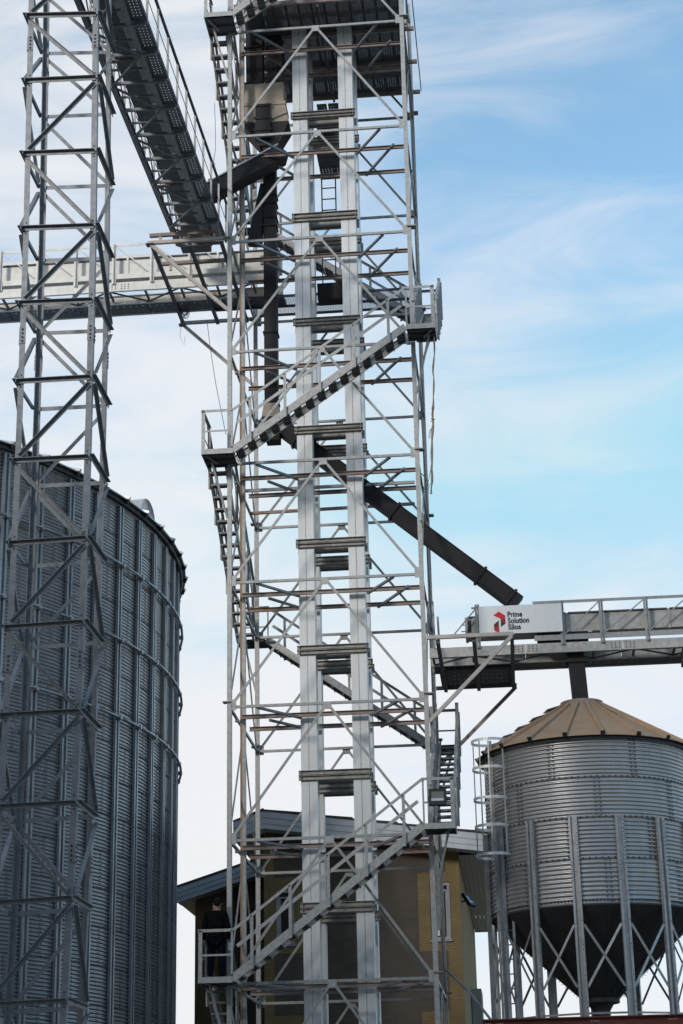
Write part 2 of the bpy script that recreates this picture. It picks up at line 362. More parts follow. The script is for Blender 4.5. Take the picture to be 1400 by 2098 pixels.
# ------------------------------------------------------------------ stairs round the tower
def flight(p0, p1, out, w, label, inner_rail=False, n=15):
    """p0 -> p1 is the outer edge of the walking line (rising); out points away from the tower"""
    p0, p1, o = Vector(p0), Vector(p1), Vector(out); e = Vector((p1.x-p0.x, p1.y-p0.y, 0)); run = e.length; e.normalize(); slope = (p1-p0).normalized()
    r = thing('stair_flight', p0, label, 'staircase', 'stair flights winding up round the tower')
    nrm = slope.cross(o)
    if nrm.z < 0: nrm = -nrm
    for side, off in ((1, 0.0), (-1, -w)):
        a = p0+o*off; b = p1+o*off
        MB().chan(a+nrm*.025, b+nrm*.025, .17, .05, .012, nrm, flip=(side*slope.cross(nrm).dot(o) > 0)).build('stringer', 'galv_post', r)
    bl = MB()
    for i in range(int(run/.24)):
        q = p0+(p1-p0)*((i+.5)/int(run/.24))+o*.004
        bl.bar(q+nrm*(.06 if i % 2 else .0)-slope*.008, q+nrm*(.06 if i % 2 else .0)+slope*.008, .008, .016, nrm)
    bl.build('bolt_row', 'bolt', r, kind='stuff')
    td = run/n; proto = None
    for i in range(n):
        q = p0+(p1-p0)*((i+.5)/n)-o*(w/2)-Vector((0, 0, .015))
        if proto is None:
            m = MB(); c = p0
            hw, hd = w/2-.014, .10
            e2 = e
            def P(a, b, z): return c+o*a+e2*b+Vector((0, 0, z))
            m.poly([P(-hw,-hd,.0),P(hw,-hd,.0),P(hw,hd,.0),P(-hw,hd,.0),P(-hw,-hd,.012),P(hw,-hd,.012),P(hw,hd,.012),P(-hw,hd,.012)], [(0,1,2,3),(7,6,5,4),(0,4,5,1),(1,5,6,2),(2,6,7,3),(3,7,4,0)])
            for b0 in (-hd, hd-.012):
                m.poly([P(-hw,b0,-.035),P(hw,b0,-.035),P(hw,b0+.012,-.035),P(-hw,b0+.012,-.035),P(-hw,b0,-.001),P(hw,b0,-.001),P(hw,b0+.012,-.001),P(-hw,b0+.012,-.001)], [(0,1,2,3),(7,6,5,4),(0,4,5,1),(1,5,6,2),(2,6,7,3),(3,7,4,0)])
            for j in range(4):
                a0 = -hw+.08+j*(2*hw-.16)/3
                m.poly([P(a0,-hd+.03,-.02),P(a0+.015,-hd+.03,-.02),P(a0+.015,hd-.03,-.02),P(a0,hd-.03,-.02),P(a0,-hd+.03,-.001),P(a0+.015,-hd+.03,-.001),P(a0+.015,hd-.03,-.001),P(a0,hd-.03,-.001)], [(0,1,2,3),(7,6,5,4),(0,4,5,1),(1,5,6,2),(2,6,7,3),(3,7,4,0)])
            bmx = m.build('tread', 'tread', r); proto = bmx; bmx.location = q-p0
        else:
            t_ = copy_part(proto, r); t_.location = q-p0
    for off in ([0.0, -w] if inner_rail else [0.0]):
        s_ = 1 if off == 0 else -1
        oo = o*(off+s_*.028)
        MB().angle(p0+oo+Vector((0, 0, 1.06)), p1+oo+Vector((0, 0, 1.06)), .062, .01, (0, 0, -1)).build('handrail', 'galv_post', r)
        MB().bar(p0+oo+slope*.12+Vector((0, 0, .62)), p1+oo-slope*.12+Vector((0, 0, .62)), .008, .075, nrm).build('mid_rail', 'galv_post', r)
        npost = 5
        for i in range(npost):
            q = p0+(p1-p0)*(.10+i*.2)+oo
            MB().angle(q-e*.034-Vector((0, 0, .10)), q-e*.034+Vector((0, 0, 1.01)), .034, .009, e).build('rail_post', 'galv_post', r)
            MB().angle(q+e*.034-Vector((0, 0, .10)), q+e*.034+Vector((0, 0, 1.01)), .034, .009, -e).build('rail_post', 'galv_post', r)
    return r
def landing(x0, x1, y0, y1, z, corner, label, label_cat='landing'):
    r = thing('stair_landing', ((x0+x1)/2, (y0+y1)/2, z), label, label_cat, 'corner landings of the tower stair')
    MB().box(x0+.012, x1-.012, y0+.012, y1-.012, z-.012, z+.004).build('floor_plate', 'dark_steel', r)
    for yy in (y0+.10, (y0+y1)/2, y1-.10): MB().box(x0+.014, x1-.014, yy-.02, yy+.02, z-.062, z-.013).build('floor_joist', 'dark_steel', r)
    sx = -1 if 'L' in corner else 1; sy = -1 if 'F' in corner else 1
    yo = y0 if sy < 0 else y1; xo = x0 if sx < 0 else x1
    MB().box(x0, x1, yo-.006, yo+.006, z-.055, z+.07).build('toe_board', 'galv_post', r)
    MB().box(xo-.006, xo+.006, y0+.007, y1-.007, z-.055, z+.07).build('toe_board', 'galv_post', r)
    xi = x1 if sx < 0 else x0; yi = y1 if sy < 0 else y0
    pf = [(xo, yo, .085), (xi, yo, .04)] + ([(xo, yi, .06)])
    for (px, py, wd) in pf:
        m = MB(); ix = wd if px == x0 else -wd; iy = wd if py == y0 else -wd
        m.angle((px, py, z-.05), (px, py, z+1.03), wd, .009, (ix, 0, 0), flip=(ix*iy < 0)); m.build('rail_post', 'galv_post', r)
    MB().angle((x0-.01, yo, z+1.065), (x1+.01, yo, z+1.065), .062, .01, (0, 0, -1), flip=(sy > 0)).build('handrail', 'galv_post', r)
    MB().angle((xo, y0-.02, z+1.06), (xo, y1+.12, z+1.06), .062, .01, (0, 0, -1), flip=(sx < 0)).build('handrail', 'galv_post', r)
    MB().bar((x0+.02, yo, z+.52), (x1-.02, yo, z+.52), .01, .042).build('mid_rail', 'galv_post', r)
    MB().bar((xo, y0+.02, z+.52), (xo, y1-.02, z+.52), .01, .042).build('mid_rail', 'galv_post', r)
    # strut back to the tower post
    fx = 0 if sx < 0 else W; fy = 0 if sy < 0 else D
    tx = xo-sx*.17; ty = (y0+y1)/2
    MB().bar((tx, ty, z-.07), (fx+sx*.05, fy+sy*.03, z-1.36), .05, .05, (1, 0, 0)).build('strut', 'galv_post', r)
    MB().bar((xo-sx*.02, yo-sy*.02, z-.03), (tx-sx*.12, ty-sy*.1, z-.085), .05, .012).build('strut_seat', 'galv_post', r)
    return r
XL0, XL1 = -.54, .20; XR0, XR1 = 4.33, 5.02; YF0, YF1 = -.85, -.10; YB0, YB1 = D+.10, D+.80
KN = {-1: 'out of frame', 0: 'top', 1: 'second', 2: 'third', 3: 'fourth'}
landing(XL0, XL1, YF0, YF1+.2, L[8], 'FL', 'small stair landing where the man in black stands')
landing(XR0, XR1, YF0, YF1, L[7], 'FR', 'small stair landing with the floodlight fixed to its rail')
landing(XR0, XR1, YB0, YB1, L[6], 'BR', 'rear landing behind the right tower post, below the conveyor bracket', )
landing(XL0, XL1, YB0, YB1, L[5], 'BL', 'rear landing seen between the left posts, lower of two at that corner')
landing(XL0, XL1, YF0, YF1+.2, L[4], 'FL', 'front left landing at mid height at the foot of the full front flight')
landing(XR0, XR1, YF0, YF1, L[3], 'FR', 'front right landing at mid height with the brown rope hanging below it')
landing(XR0, XR1, YB0, YB1, L[2], 'BR', 'upper rear landing hidden behind the right tower posts')
landing(XL0, XL1, YB0, YB1, L[1], 'BL', 'upper rear landing beside the black pipe at the left tower posts')
landing(XL0, XL1, YF0, YF1+.2, L[0], 'FL', 'topmost front left landing cut by the upper edge of the photo')
wf = .62
flight((XL1, YF0, L[8]), (XR0, YF0, L[7]), (0, -1, 0), wf, 'lowest front stair flight rising from the man to the floodlight')
flight((XL1, YF0, L[4]), (XR0, YF0, L[3]), (0, -1, 0), wf, 'middle front stair flight crossing the elevator legs in full view')
flight((XL1, YF0, L[0]), (XR0, YF0, LV[0]), (0, -1, 0), wf, 'topmost front stair flight leaving the photo at its upper edge')
flight((XR1, YF1, L[7]), (XR1, YB0, L[6]), (1, 0, 0), .48, 'right hand stair flight seen end on above the floodlight', True)
flight((XR1, YF1, L[3]), (XR1, YB0, L[2]), (1, 0, 0), .48, 'right hand stair flight seen end on behind the landing with the rope', True)
flight((XR0, YB1, L[6]), (XL1, YB1, L[5]), (0, 1, 0), .6, 'lower rear stair flight sloping down to the right behind the legs')
flight((XR0, YB1, L[2]), (XL1, YB1, L[1]), (0, 1, 0), .6, 'upper rear stair flight sloping down to the right behind the legs')
flight((XL0, YB0, L[9]), (XL0, YF1+.2, L[8]), (-1, 0, 0), .46, 'left stair flight below the landing of the man in black', True)
flight((XL0, YB0, L[5]), (XL0, YF1+.2, L[4]), (-1, 0, 0), .46, 'left stair flight under the mid height left landing', True)
flight((XL0, YB0, L[1]), (XL0, YF1+.2, L[0]), (-1, 0, 0), .46, 'left stair flight under the topmost landing', True)

# ------------------------------------------------------------------ perforated platform at the top, inspection deck, ladder
def holes_plank(m, x0, x1, y0, y1, z, rows, gaps, dep=.05, hs_=.017, vert=False):
    """thin plank with square holes punched through; rows holes across, gaps along y"""
    xs = [x0]; ys = [y0]
    for i in range(rows):
        c = x0+(x1-x0)*(i+1)/(rows+1); xs += [c-hs_/2, c+hs_/2]
    xs.append(x1)
    for g_ in gaps: ys += [g_-hs_/2, g_+hs_/2]
    ys.append(y1); idx = {}
    n0 = len(m.v)
    for i, x in enumerate(xs):
        for j, y in enumerate(ys): idx[i, j] = len(m.v); m.v.append(Vector((x, y, z)))
    for i in range(len(xs)-1):
        for j in range(len(ys)-1):
            if i % 2 == 1 and j % 2 == 1: continue
            m.f.append((idx[i, j], idx[i, j+1], idx[i+1, j+1], idx[i+1, j]))
    for x in (x0+.002, x1-.008): m.box(x, x+.006, y0, y1, z, z+dep)
    for y in (y0+.003, y1-.008): m.box(x0+.009, x1-.009, y, y+.005, z+.001, z+dep)
ZP = 30.75
plat = thing('head_platform', (W/2, D/2, ZP), 'dark perforated plank platform across the top of the tower, seen from below', 'platform')
for row, (ya, yb) in enumerate(((.02, 1.528), (1.531, 3.088), (3.091, 4.58))):
    for i in range(12):
        x0 = .42+i*.335
        if row == 1 and 1.4 < x0+.16 < 3.2 and False: continue
        gp = []
        for s_ in (.12, .82): gp += [ya+s_+j*.08 for j in range(6)]
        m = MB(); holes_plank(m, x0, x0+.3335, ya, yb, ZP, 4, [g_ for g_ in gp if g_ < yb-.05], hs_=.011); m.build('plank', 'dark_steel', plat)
for y in (.0, 1.53, 3.09, 4.60): MB().bar((.1, y, ZP-.06), (W+.25, y, ZP-.06), .06, .11).build('joist', 'primer', plat)
for x in (.40, 2.27, 4.44): MB().bar((x, .02, ZP-.17), (x, 4.6, ZP-.17), .06, .10).build('joist', 'dark_steel', plat)
MB().bar((W+.28, -.02, ZP+.02), (W+.28, 4.62, ZP+.02), .02, .14).build('edge_angle', 'dark_steel', plat)

deck = thing('inspection_deck', (2.27, 3.3, 28.2), 'dark perforated inspection deck between the elevator legs under the top platform', 'platform')
for i, z in enumerate((29.42,)):
    for x0 in (1.93, 2.24): 
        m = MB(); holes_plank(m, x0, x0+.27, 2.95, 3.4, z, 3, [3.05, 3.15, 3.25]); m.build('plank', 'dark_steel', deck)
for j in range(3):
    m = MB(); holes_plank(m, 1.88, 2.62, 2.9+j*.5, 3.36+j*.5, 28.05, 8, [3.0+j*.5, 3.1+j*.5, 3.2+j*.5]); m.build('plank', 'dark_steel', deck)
for z in (28.0, 28.9): MB().box(1.86, 2.64, 4.42, 4.47, z, z+.12).build('joist', 'dark_steel', deck)
MB().box(1.9, 2.6, 3.2, 4.3, 28.3, 28.95).build('drive_housing', 'chute', deck)
MB().box(1.95, 2.1, 2.9, 2.95, 28.05, 29.42).build('hanger', 'dark_steel', deck); MB().box(2.42, 2.57, 2.9, 2.95, 28.05, 29.42).build('hanger', 'dark_steel', deck)
lad = thing('service_ladder', (2.12, 4.0, 24.6), 'narrow dark ladder hanging between the two elevator legs', 'ladder')
for x in (1.93, 2.31): MB().bar((x, 4.0, 26.75), (x, 4.0, 28.7), .03, .035, (1, 0, 0)).build('rail', 'dark_steel', lad)
for i in range(6): MB().bar((1.945, 4.0, 26.78+i*.34), (2.295, 4.0, 26.78+i*.34), .025, .025).build('rung', 'dark_steel', lad)
wgt = thing('hoist_box', (2.15, 3.3, 23.9), 'black hoist box hung on two rods between the elevator legs', 'hoist')
MB().poly([(1.86,3.1,23.66),(2.50,3.1,23.66),(2.50,3.5,23.66),(1.86,3.5,23.66),(1.84,3.1,24.12),(2.52,3.1,24.12),(2.52,3.5,24.12),(1.84,3.5,24.12)], [(0,3,2,1),(4,5,6,7),(0,1,5,4),(1,2,6,5),(2,3,7,6),(3,0,4,7)]).build('box', 'chute', wgt)
for x in (1.98, 2.33): MB().bar((x, 3.3, 24.1), (x, 3.3, 25.5), .03, .03, (1, 0, 0)).build('rod', 'dark_steel', wgt)
MB().bar((1.99, 3.3, 24.9), (2.32, 3.3, 24.9), .025, .025).build('cross_rod', 'dark_steel', wgt)

# ------------------------------------------------------------------ distributor and black chutes
def square_duct(m, pts, sx, sy):
    """square duct through a list of points, axis mostly vertical or sloped in the XZ plane"""
    rings = []; base = len(m.v); n = len(pts)
    for i, p in enumerate(pts):
        p = Vector(p); d = (Vector(pts[min(i+1, n-1)])-Vector(pts[max(i-1, 0)])).normalized()
        a = Vector((0, 1, 0)); a = (a-d*a.dot(d)).normalized(); b = d.cross(a)
        sxx = sx[i] if isinstance(sx, list) else sx; syy = sy[i] if isinstance(sy, list) else sy
        m.v += [p+b*sxx/2*i1+a*syy/2*i2 for i1, i2 in ((-1,-1),(1,-1),(1,1),(-1,1))]
    for i in range(n-1):
        A, B = base+i*4, base+i*4+4
        for k in range(4): m.f.append((A+k, A+(k+1) % 4, B+(k+1) % 4, B+k))
    m.f += [(base+3, base+2, base+1, base), (base+(n-1)*4, base+(n-1)*4+1, base+(n-1)*4+2, base+(n-1)*4+3)]
    return m
YC = 1.70
dist = thing('distributor_box', (.7, YC, 28.0), 'dusty tan two tier grain distributor box under the black spouts near the top', 'distributor')
MB().box(.18, 1.21, 1.42, 2.1, 28.66, 29.25).build('upper_case', 'tan', dist)
MB().box(.14, 1.26, 1.38, 2.14, 28.56, 28.655).build('flange', 'tan', dist)
MB().poly([(.14,1.40,28.55),(1.25,1.40,28.55),(1.25,2.12,28.55),(.14,2.12,28.55),(.12,1.40,28.05),(1.34,1.40,28.05),(1.34,2.12,28.05),(.12,2.12,28.05)], [(0,1,2,3),(4,7,6,5),(0,4,5,1),(1,5,6,2),(2,6,7,3),(3,7,4,0)]).build('lower_case', 'tan', dist)
MB().poly([(.12,1.40,28.04),(1.34,1.40,28.04),(1.34,2.12,28.04),(.12,2.12,28.04),(.55,1.48,27.40),(1.05,1.48,27.40),(1.05,1.95,27.40),(.55,1.95,27.40)], [(0,1,2,3),(4,7,6,5),(0,4,5,1),(1,5,6,2),(2,6,7,3),(3,7,4,0)]).build('outlet_hopper', 'chute', dist)
MB().box(.47, .86, 1.32, 1.40, 27.55, 28.50).build('slide_gate', 'chute', dist)
for z in (28.48, 28.1, 27.75): MB().box(.43, .90, 1.295, 1.318, z, z+.07).build('gate_rib', 'chute', dist)
MB().bar((.90, 1.385, 28.12), (1.30, 1.385, 28.28), .02, .03).build('rib', 'dark_steel', dist)
MB().bar((.13, 1.385, 28.10), (.47, 1.385, 28.05), .02, .03).build('rib', 'dark_steel', dist)
for i, (xa, xb) in enumerate(((.19, .63), (.76, 1.15))):
    s_ = thing('feed_spout', ((xa+xb)/2, YC, 29.3), 'black square feed spout above the tan distributor, %s of the two' % ('left' if i == 0 else 'right'), 'spout')
    square_duct(MB(), [((xa+xb)/2, YC, 31.6), ((xa+xb)/2+.02, YC, 29.26)], xb-xa, .45).build('duct', 'chute', s_)
    for z in (29.28, 30.4): MB().box(xa-.03, xb+.05, YC-.26, YC+.26, z, z+.05).build('flange', 'chute', s_)
vc = thing('down_chute', (.80, YC, 20), 'tall black square chute running straight down inside the left bay of the tower', 'chute')
square_duct(MB(), [(.80, YC, 27.4), (.80, YC, 23.0)], .325, .34).build('duct', 'chute', vc)
square_duct(MB(), [(.80, YC, 22.98), (.80, YC, 20.1)], .325, .34).build('duct', 'chute', vc)
square_duct(MB(), [(.40, YC-.05, 24.6), (.62, YC-.05, 26.3)], [.36, .10], .30).build('side_inlet', 'chute', vc)
for z in (25.95, 25.72, 25.3, 25.05, 22.02, 20.12): MB().box(.80-.19, .80+.19, YC-.2, YC+.2, z, z+.05).build('flange', 'chute', vc)
square_duct(MB(), [(.80, YC, 20.1), (.79, YC, 19.72)], [.35, .44], [.36, .44]).build('elbow_neck', 'tan', vc)
MB().poly([(.60,1.48,19.70),(1.02,1.48,19.70),(1.02,1.92,19.70),(.60,1.92,19.70),(.66,1.5,19.10),(1.00,1.5,19.10),(1.00,1.9,19.10),(.66,1.9,19.10)], [(0,1,2,3),(4,7,6,5),(0,4,5,1),(1,5,6,2),(2,6,7,3),(3,7,4,0)]).build('clean_out_box', 'chute', vc)
sc_ = thing('slanted_chute', (6.6, 2.4, 14.6), 'long black chute slanting from the tower down to the right hand conveyor', 'chute')
A0, A1 = pt(572, 872, y=1.75), pt(1062, 1238, y=2.42)
dS = (A1-A0)
square_duct(MB(), [A0, A0+dS*.49], .37, .37).build('duct', 'chute', sc_)
square_duct(MB(), [A0+dS*.492, A0+dS*.845], .37, .37).build('duct', 'chute', sc_)
square_duct(MB(), [A0+dS*.847, A1], .38, .38).build('duct', 'chute', sc_)
for f_ in (.075, .13, .487, .842, .965):
    square_duct(MB(), [A0+dS*(f_), A0+dS*(f_+.008)], .45, .45).build('flange', 'chute', sc_)
MB().bar(A0+dS*.02+Vector((.13, -.20, .11)), A0+dS*.95+Vector((.13, -.20, .11)), .012, .02).build('seam', 'chute', sc_)
MB().bar(A0+dS*.02+Vector((-.13, -.20, -.12)), A0+dS*.95+Vector((-.13, -.20, -.12)), .012, .02).build('seam', 'chute', sc_)
fc = thing('cross_chute', (-.4, .4, 25.4), 'short black chute slanting left from the distributor to the overhead conveyor', 'chute')
B0, B1 = pt(578, 318, y=1.5), pt(428, 398, y=0.15)
square_duct(MB(), [B0, B1], .40, .40).build('duct', 'chute', fc)
MB().bar(B0+Vector((-.1, -.17, .235)), B1+Vector((-.05, -.17, .235)), .06, .03).build('top_lip', 'conv_light', fc)
square_duct(MB(), [B1+(B0-B1)*.06, B1+(B0-B1)*.09], .48, .48).build('flange', 'chute', fc)

# ------------------------------------------------------------------ left and right cantilever brackets
ZB = L[2]+.13
bl_ = thing('cantilever_bracket', (-1.0, D/2, ZB), 'pale bracket reaching left from the tower under the crossing conveyors', 'bracket', 'cantilever brackets on the tower')
for y in (0, D):
    MB().bar((-2.06, y, ZB), (-.055, y, ZB), .08, .085).build('arm', 'cream' if y == 0 else 'mast', bl_)
    MB().bar((-1.98, y, ZB-.06), (-.05, y, L[2]-1.84), .08, .085, (0, 1, 0)).build('strut', 'cream', bl_)
for x in (-1.95, -1.02, -.22): MB().bar((x, .05, ZB-.085), (x, D-.05, ZB-.085), .085, .085).build('cross_joist', 'dark_steel', bl_)
MB().bar((-1.25, 3.73, ZB-.03), (-.06, 3.73, ZB-.03), .05, .05).build('arm', 'dark_steel', bl_)
for y, za in ((.02, ZB+.21), (1.45, ZB+.16)):
    MB().bar((-2.02, y, za), (-.28, y, za), .09, .085).build('saddle_beam', 'primer', bl_)
    for x in (-1.75, -1.05, -.40): MB().box(x-.03, x+.03, y-.03, y+.03, ZB-.04, za-.044).build('packer', 'cream', bl_)
MB().box(-2.1, -1.9, -.10, .10, ZB-.065, ZB-.045).build('end_plate', 'dark_steel', bl_); MB().box(-2.1, -1.95, D-.08, D+.1, ZB-.065, ZB-.045).build('end_plate', 'dark_steel', bl_)
ZR = 13.43
br_ = thing('cantilever_bracket', (5.5, D/2, ZR), 'grey bracket reaching right from the tower under the signed conveyor', 'bracket', 'cantilever brackets on the tower')
MB().bar((W+.06, 0, ZR), (6.48, 0, ZR), .08, .085).build('arm', 'cream', br_); MB().bar((W+.06, D, ZR), (6.52, D, ZR), .08, .085).build('arm', 'dark_steel', br_)
MB().bar((6.44, 0, ZR-.05), (W+.05, 0, 11.48), .08, .085, (0, 1, 0)).build('strut', 'cream', br_)
MB().bar((6.50, D, ZR-.05), (W+.05, D, 11.45), .08, .085, (0, 1, 0)).build('strut', 'frame', br_)
for x in (4.76, 5.58, 6.44): MB().bar((x, .05, ZR-.085), (x, D-.05, ZR-.085), .085, .085).build('cross_joist', 'dark_steel', br_)
for j in range(4):
    m = MB(); ya = 3.06+j*.38
    gx = [4.78+i*.105 for i in range(16)]
    xs = gx
    holes_plank(m, 4.66, 6.40, ya, ya+.36, ZR+.02, 14, [ya+.07, ya+.29], dep=.06, hs_=.011); m.build('deck_plank', 'dark_steel', br_)

# ------------------------------------------------------------------ conveyors
def conveyor_x(name, x0, x1, yf, yb, zc, hc, label, post_x, lean, mats, ztr, rail_z, toe, rail_from):
    """horizontal drag conveyor along X: two chords, trough, walkway, handrail. lean +1: braces rise to the right"""
    m_ch, m_tr, m_rl = mats
    r = thing(name, ((x0+x1)/2, (yf+yb)/2, zc), label, 'conveyor')
    splices = [x0+(x1-x0)*i/4 for i in range(5)]
    for i in range(4):
        for y, fl in ((yf, False), (yb, True)):
            MB().chan((splices[i]+.004, y, zc), (splices[i+1]-.004, y, zc), hc, .07, .012, (0, 0, 1), flip=not fl).build('chord', m_ch, r)
    n = int((x1-x0)/.95)
    for i in range(n+1):
        x = x0+.08+i*.95
        MB().bar((x, yf+.07, zc-.04), (x, yb-.07, zc-.04), .05, .06).build('cross_member', 'dark_steel', r)
        if i < n:
            a, b = ((x, yf+.07, zc-hc/2+.03), (x+.95, yb-.07, zc-hc/2+.03)) if i % 2 else ((x, yb-.07, zc-hc/2+.03), (x+.95, yf+.07, zc-hc/2+.03))
            MB().bar(a, b, .035, .035).build('lacing', 'dark_steel', r)
    # trough in sections
    zt0, zt1 = ztr; sec = 2.4; k = 0; x = x0+.9
    while x < x1-.2:
        xe = min(x+sec, x1)
        MB().box(x+.006, xe-.006, yf+.22, yb-.12, zt0, zt1).build('trough', m_tr, r)
        MB().box(x-.03, x+.03, yf+.195, yb-.10, zt0-.02, zt1+.02).build('trough_flange', m_tr, r)
        MB().box(x+.032, xe-.034, yf+.18, yb-.08, zt1+.002, zt1+.035).build('trough_lid', 'dark_steel', r)
        x = xe; k += 1
    # perforated walkway behind the trough
    x = x0+.05
    while x < x1-.3:
        xe = min(x+1.9, x1); m = MB(); ya, yb2 = yb+.06, yb+.62
        holes_plank(m, x+.01, xe-.01, ya, yb2, zc-hc/2+.03, 10, [ya+.12, ya+.42], hs_=.016); m.build('walkway_plank', 'dark_steel', r)
        x = xe
    MB().bar((x0, yb+.66, zc-.02), (x1, yb+.66, zc-.02), .03, hc*.8).build('outer_chord', m_ch, r)
    # handrail on the near side
    MB().angle((rail_from, yf, rail_z), (x1, yf, rail_z), .07, .012, (0, 0, -1)).build('handrail', m_rl, r)
    MB().bar((rail_from, yf-.01, (toe[0]+toe[1])/2), (x1, yf-.01, (toe[0]+toe[1])/2), .012, toe[1]-toe[0]).build('toe_board', m_rl, r)
    px = sorted(post_x)
    for i, x in enumerate(px):
        MB().angle((x, yf-.02, zc+hc/2-.06), (x, yf-.02, rail_z-.02), .05, .01, (1, 0, 0), flip=True).build('rail_post', m_rl, r)
        MB().angle((x-.008, yf-.02, zc+hc/2-.06), (x-.008, yf-.02, rail_z-.02), .05, .01, (-1, 0, 0)).build('rail_post', m_rl, r)
        if i+1 < len(px):
            a, b = ((x+.04, yf-.005, toe[1]), (px[i+1]-.05, yf-.005, rail_z-.08)) if lean > 0 else ((x+.05, yf-.005, rail_z-.08), (px[i+1]-.04, yf-.005, toe[1]))
            MB().bar(a, b, .025, .035, (0, 1, 0)).build('rail_brace', m_rl, r)
    b = MB()
    for sx_ in splices[1:4]:
        for dx in (-.26, -.17, -.08, .08, .17, .26):
            for dz in (-.06, .0, .06): b.box(sx_+dx-.012, sx_+dx+.012, yf-.010, yf-.003, zc+dz-.012, zc+dz+.012)
    b.build('bolt_row', 'bolt', r, kind='stuff')
    return r
pxl = [-2.40-i*1.01 for i in range(14)]
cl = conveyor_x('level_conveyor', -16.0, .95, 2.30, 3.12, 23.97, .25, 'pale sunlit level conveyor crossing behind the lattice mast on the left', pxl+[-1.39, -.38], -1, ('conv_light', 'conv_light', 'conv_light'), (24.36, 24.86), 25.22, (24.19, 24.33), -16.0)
MB().box(-16, -2.3, 3.3, 3.32, 25.26, 25.42).build('far_rail_sheet', 'conv_light', cl)
MB().box(.45, .70, 2.30, 2.46, 24.38, 24.62).build('end_box', 'galv', cl); MB().box(.0, .78, 2.47, 2.60, 24.62, 24.72).build('end_box', 'conv_light', cl)
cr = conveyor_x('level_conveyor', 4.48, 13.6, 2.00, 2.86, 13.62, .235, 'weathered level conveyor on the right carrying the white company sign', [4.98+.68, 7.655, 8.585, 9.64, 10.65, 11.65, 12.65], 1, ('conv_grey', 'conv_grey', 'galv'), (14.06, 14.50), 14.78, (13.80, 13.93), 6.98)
MB().angle((5.52, 2.0, 14.71), (6.97, 2.0, 14.71), .05, .01, (0, 0, -1)).build('handrail', 'galv', cr)
MB().bar((5.0, 1.99, 13.95), (5.62, 1.99, 14.66), .025, .035, (0, 1, 0)).build('rail_brace', 'galv', cr)
MB().box(5.42, 5.56, 2.2, 2.6, 14.15, 14.45).build('drive_motor', 'black_plastic', cr); MB().bar((5.25, 2.3, 14.36), (5.42, 2.3, 14.36), .02, .02).build('drive_shaft', 'dark_steel', cr); MB().bar((5.25, 2.3, 14.2), (5.42, 2.3, 14.2), .02, .02).build('drive_shaft', 'dark_steel', cr)
MB().poly([(5.50,2.18,14.1),(5.68,2.18,14.02),(5.68,2.18,14.62),(5.50,2.18,14.45),(5.50,2.75,14.1),(5.68,2.75,14.02),(5.68,2.75,14.62),(5.50,2.75,14.45)], [(0,1,2,3),(7,6,5,4),(0,4,5,1),(1,5,6,2),(2,6,7,3),(3,7,4,0)]).build('end_box', 'conv_grey', cr)
for x in (4.62, 4.72): MB().bar((x, 2.0+(x-4.62)*3, 13.72), (x-.02, 2.0+(x-4.62)*3, 14.9-(x-4.62)*3), .05, .05, (1, 0, 0)).build('upright', 'galv', cr)
# inlet piece where the slanted chute lands
MB().box(6.45, 6.95, 2.2, 2.72, 14.50, 14.76).build('inlet_collar', 'chute', cr)
MB().box(7.05, 8.25, 2.12, 2.8, 13.78, 14.03).build('discharge_hopper', 'chute', cr)
MB().box(8.0, 8.35, 2.13, 2.2, 14.0, 14.06).build('slide_plate', 'conv_grey', cr)
MB().box(10.42, 10.8, 2.1, 2.75, 13.2, 13.5).build('discharge_hopper', 'chute', cr)
MB().box(10.52, 10.9, 1.93, 1.99, 13.4, 13.75).build('splice_plate', 'conv_light', cr)
# chute from conveyor to hopper silo
SX, SY = 8.00, 2.40
pc = thing('silo_feed_chute', (SX, SY, 12.4), 'short black chute dropping from the right conveyor to the silo roof', 'chute')
square_duct(MB(), [(7.93, SY, 13.60), (7.985, SY, 12.30)], [.38, .37], .37).build('duct', 'chute', pc)
MB().box(7.70, 8.17, SY-.23, SY+.23, 13.30, 13.38).build('flange', 'chute', pc)
MB().box(7.77, 8.20, SY-.22, SY+.22, 12.36, 12.41).build('flange', 'chute', pc)

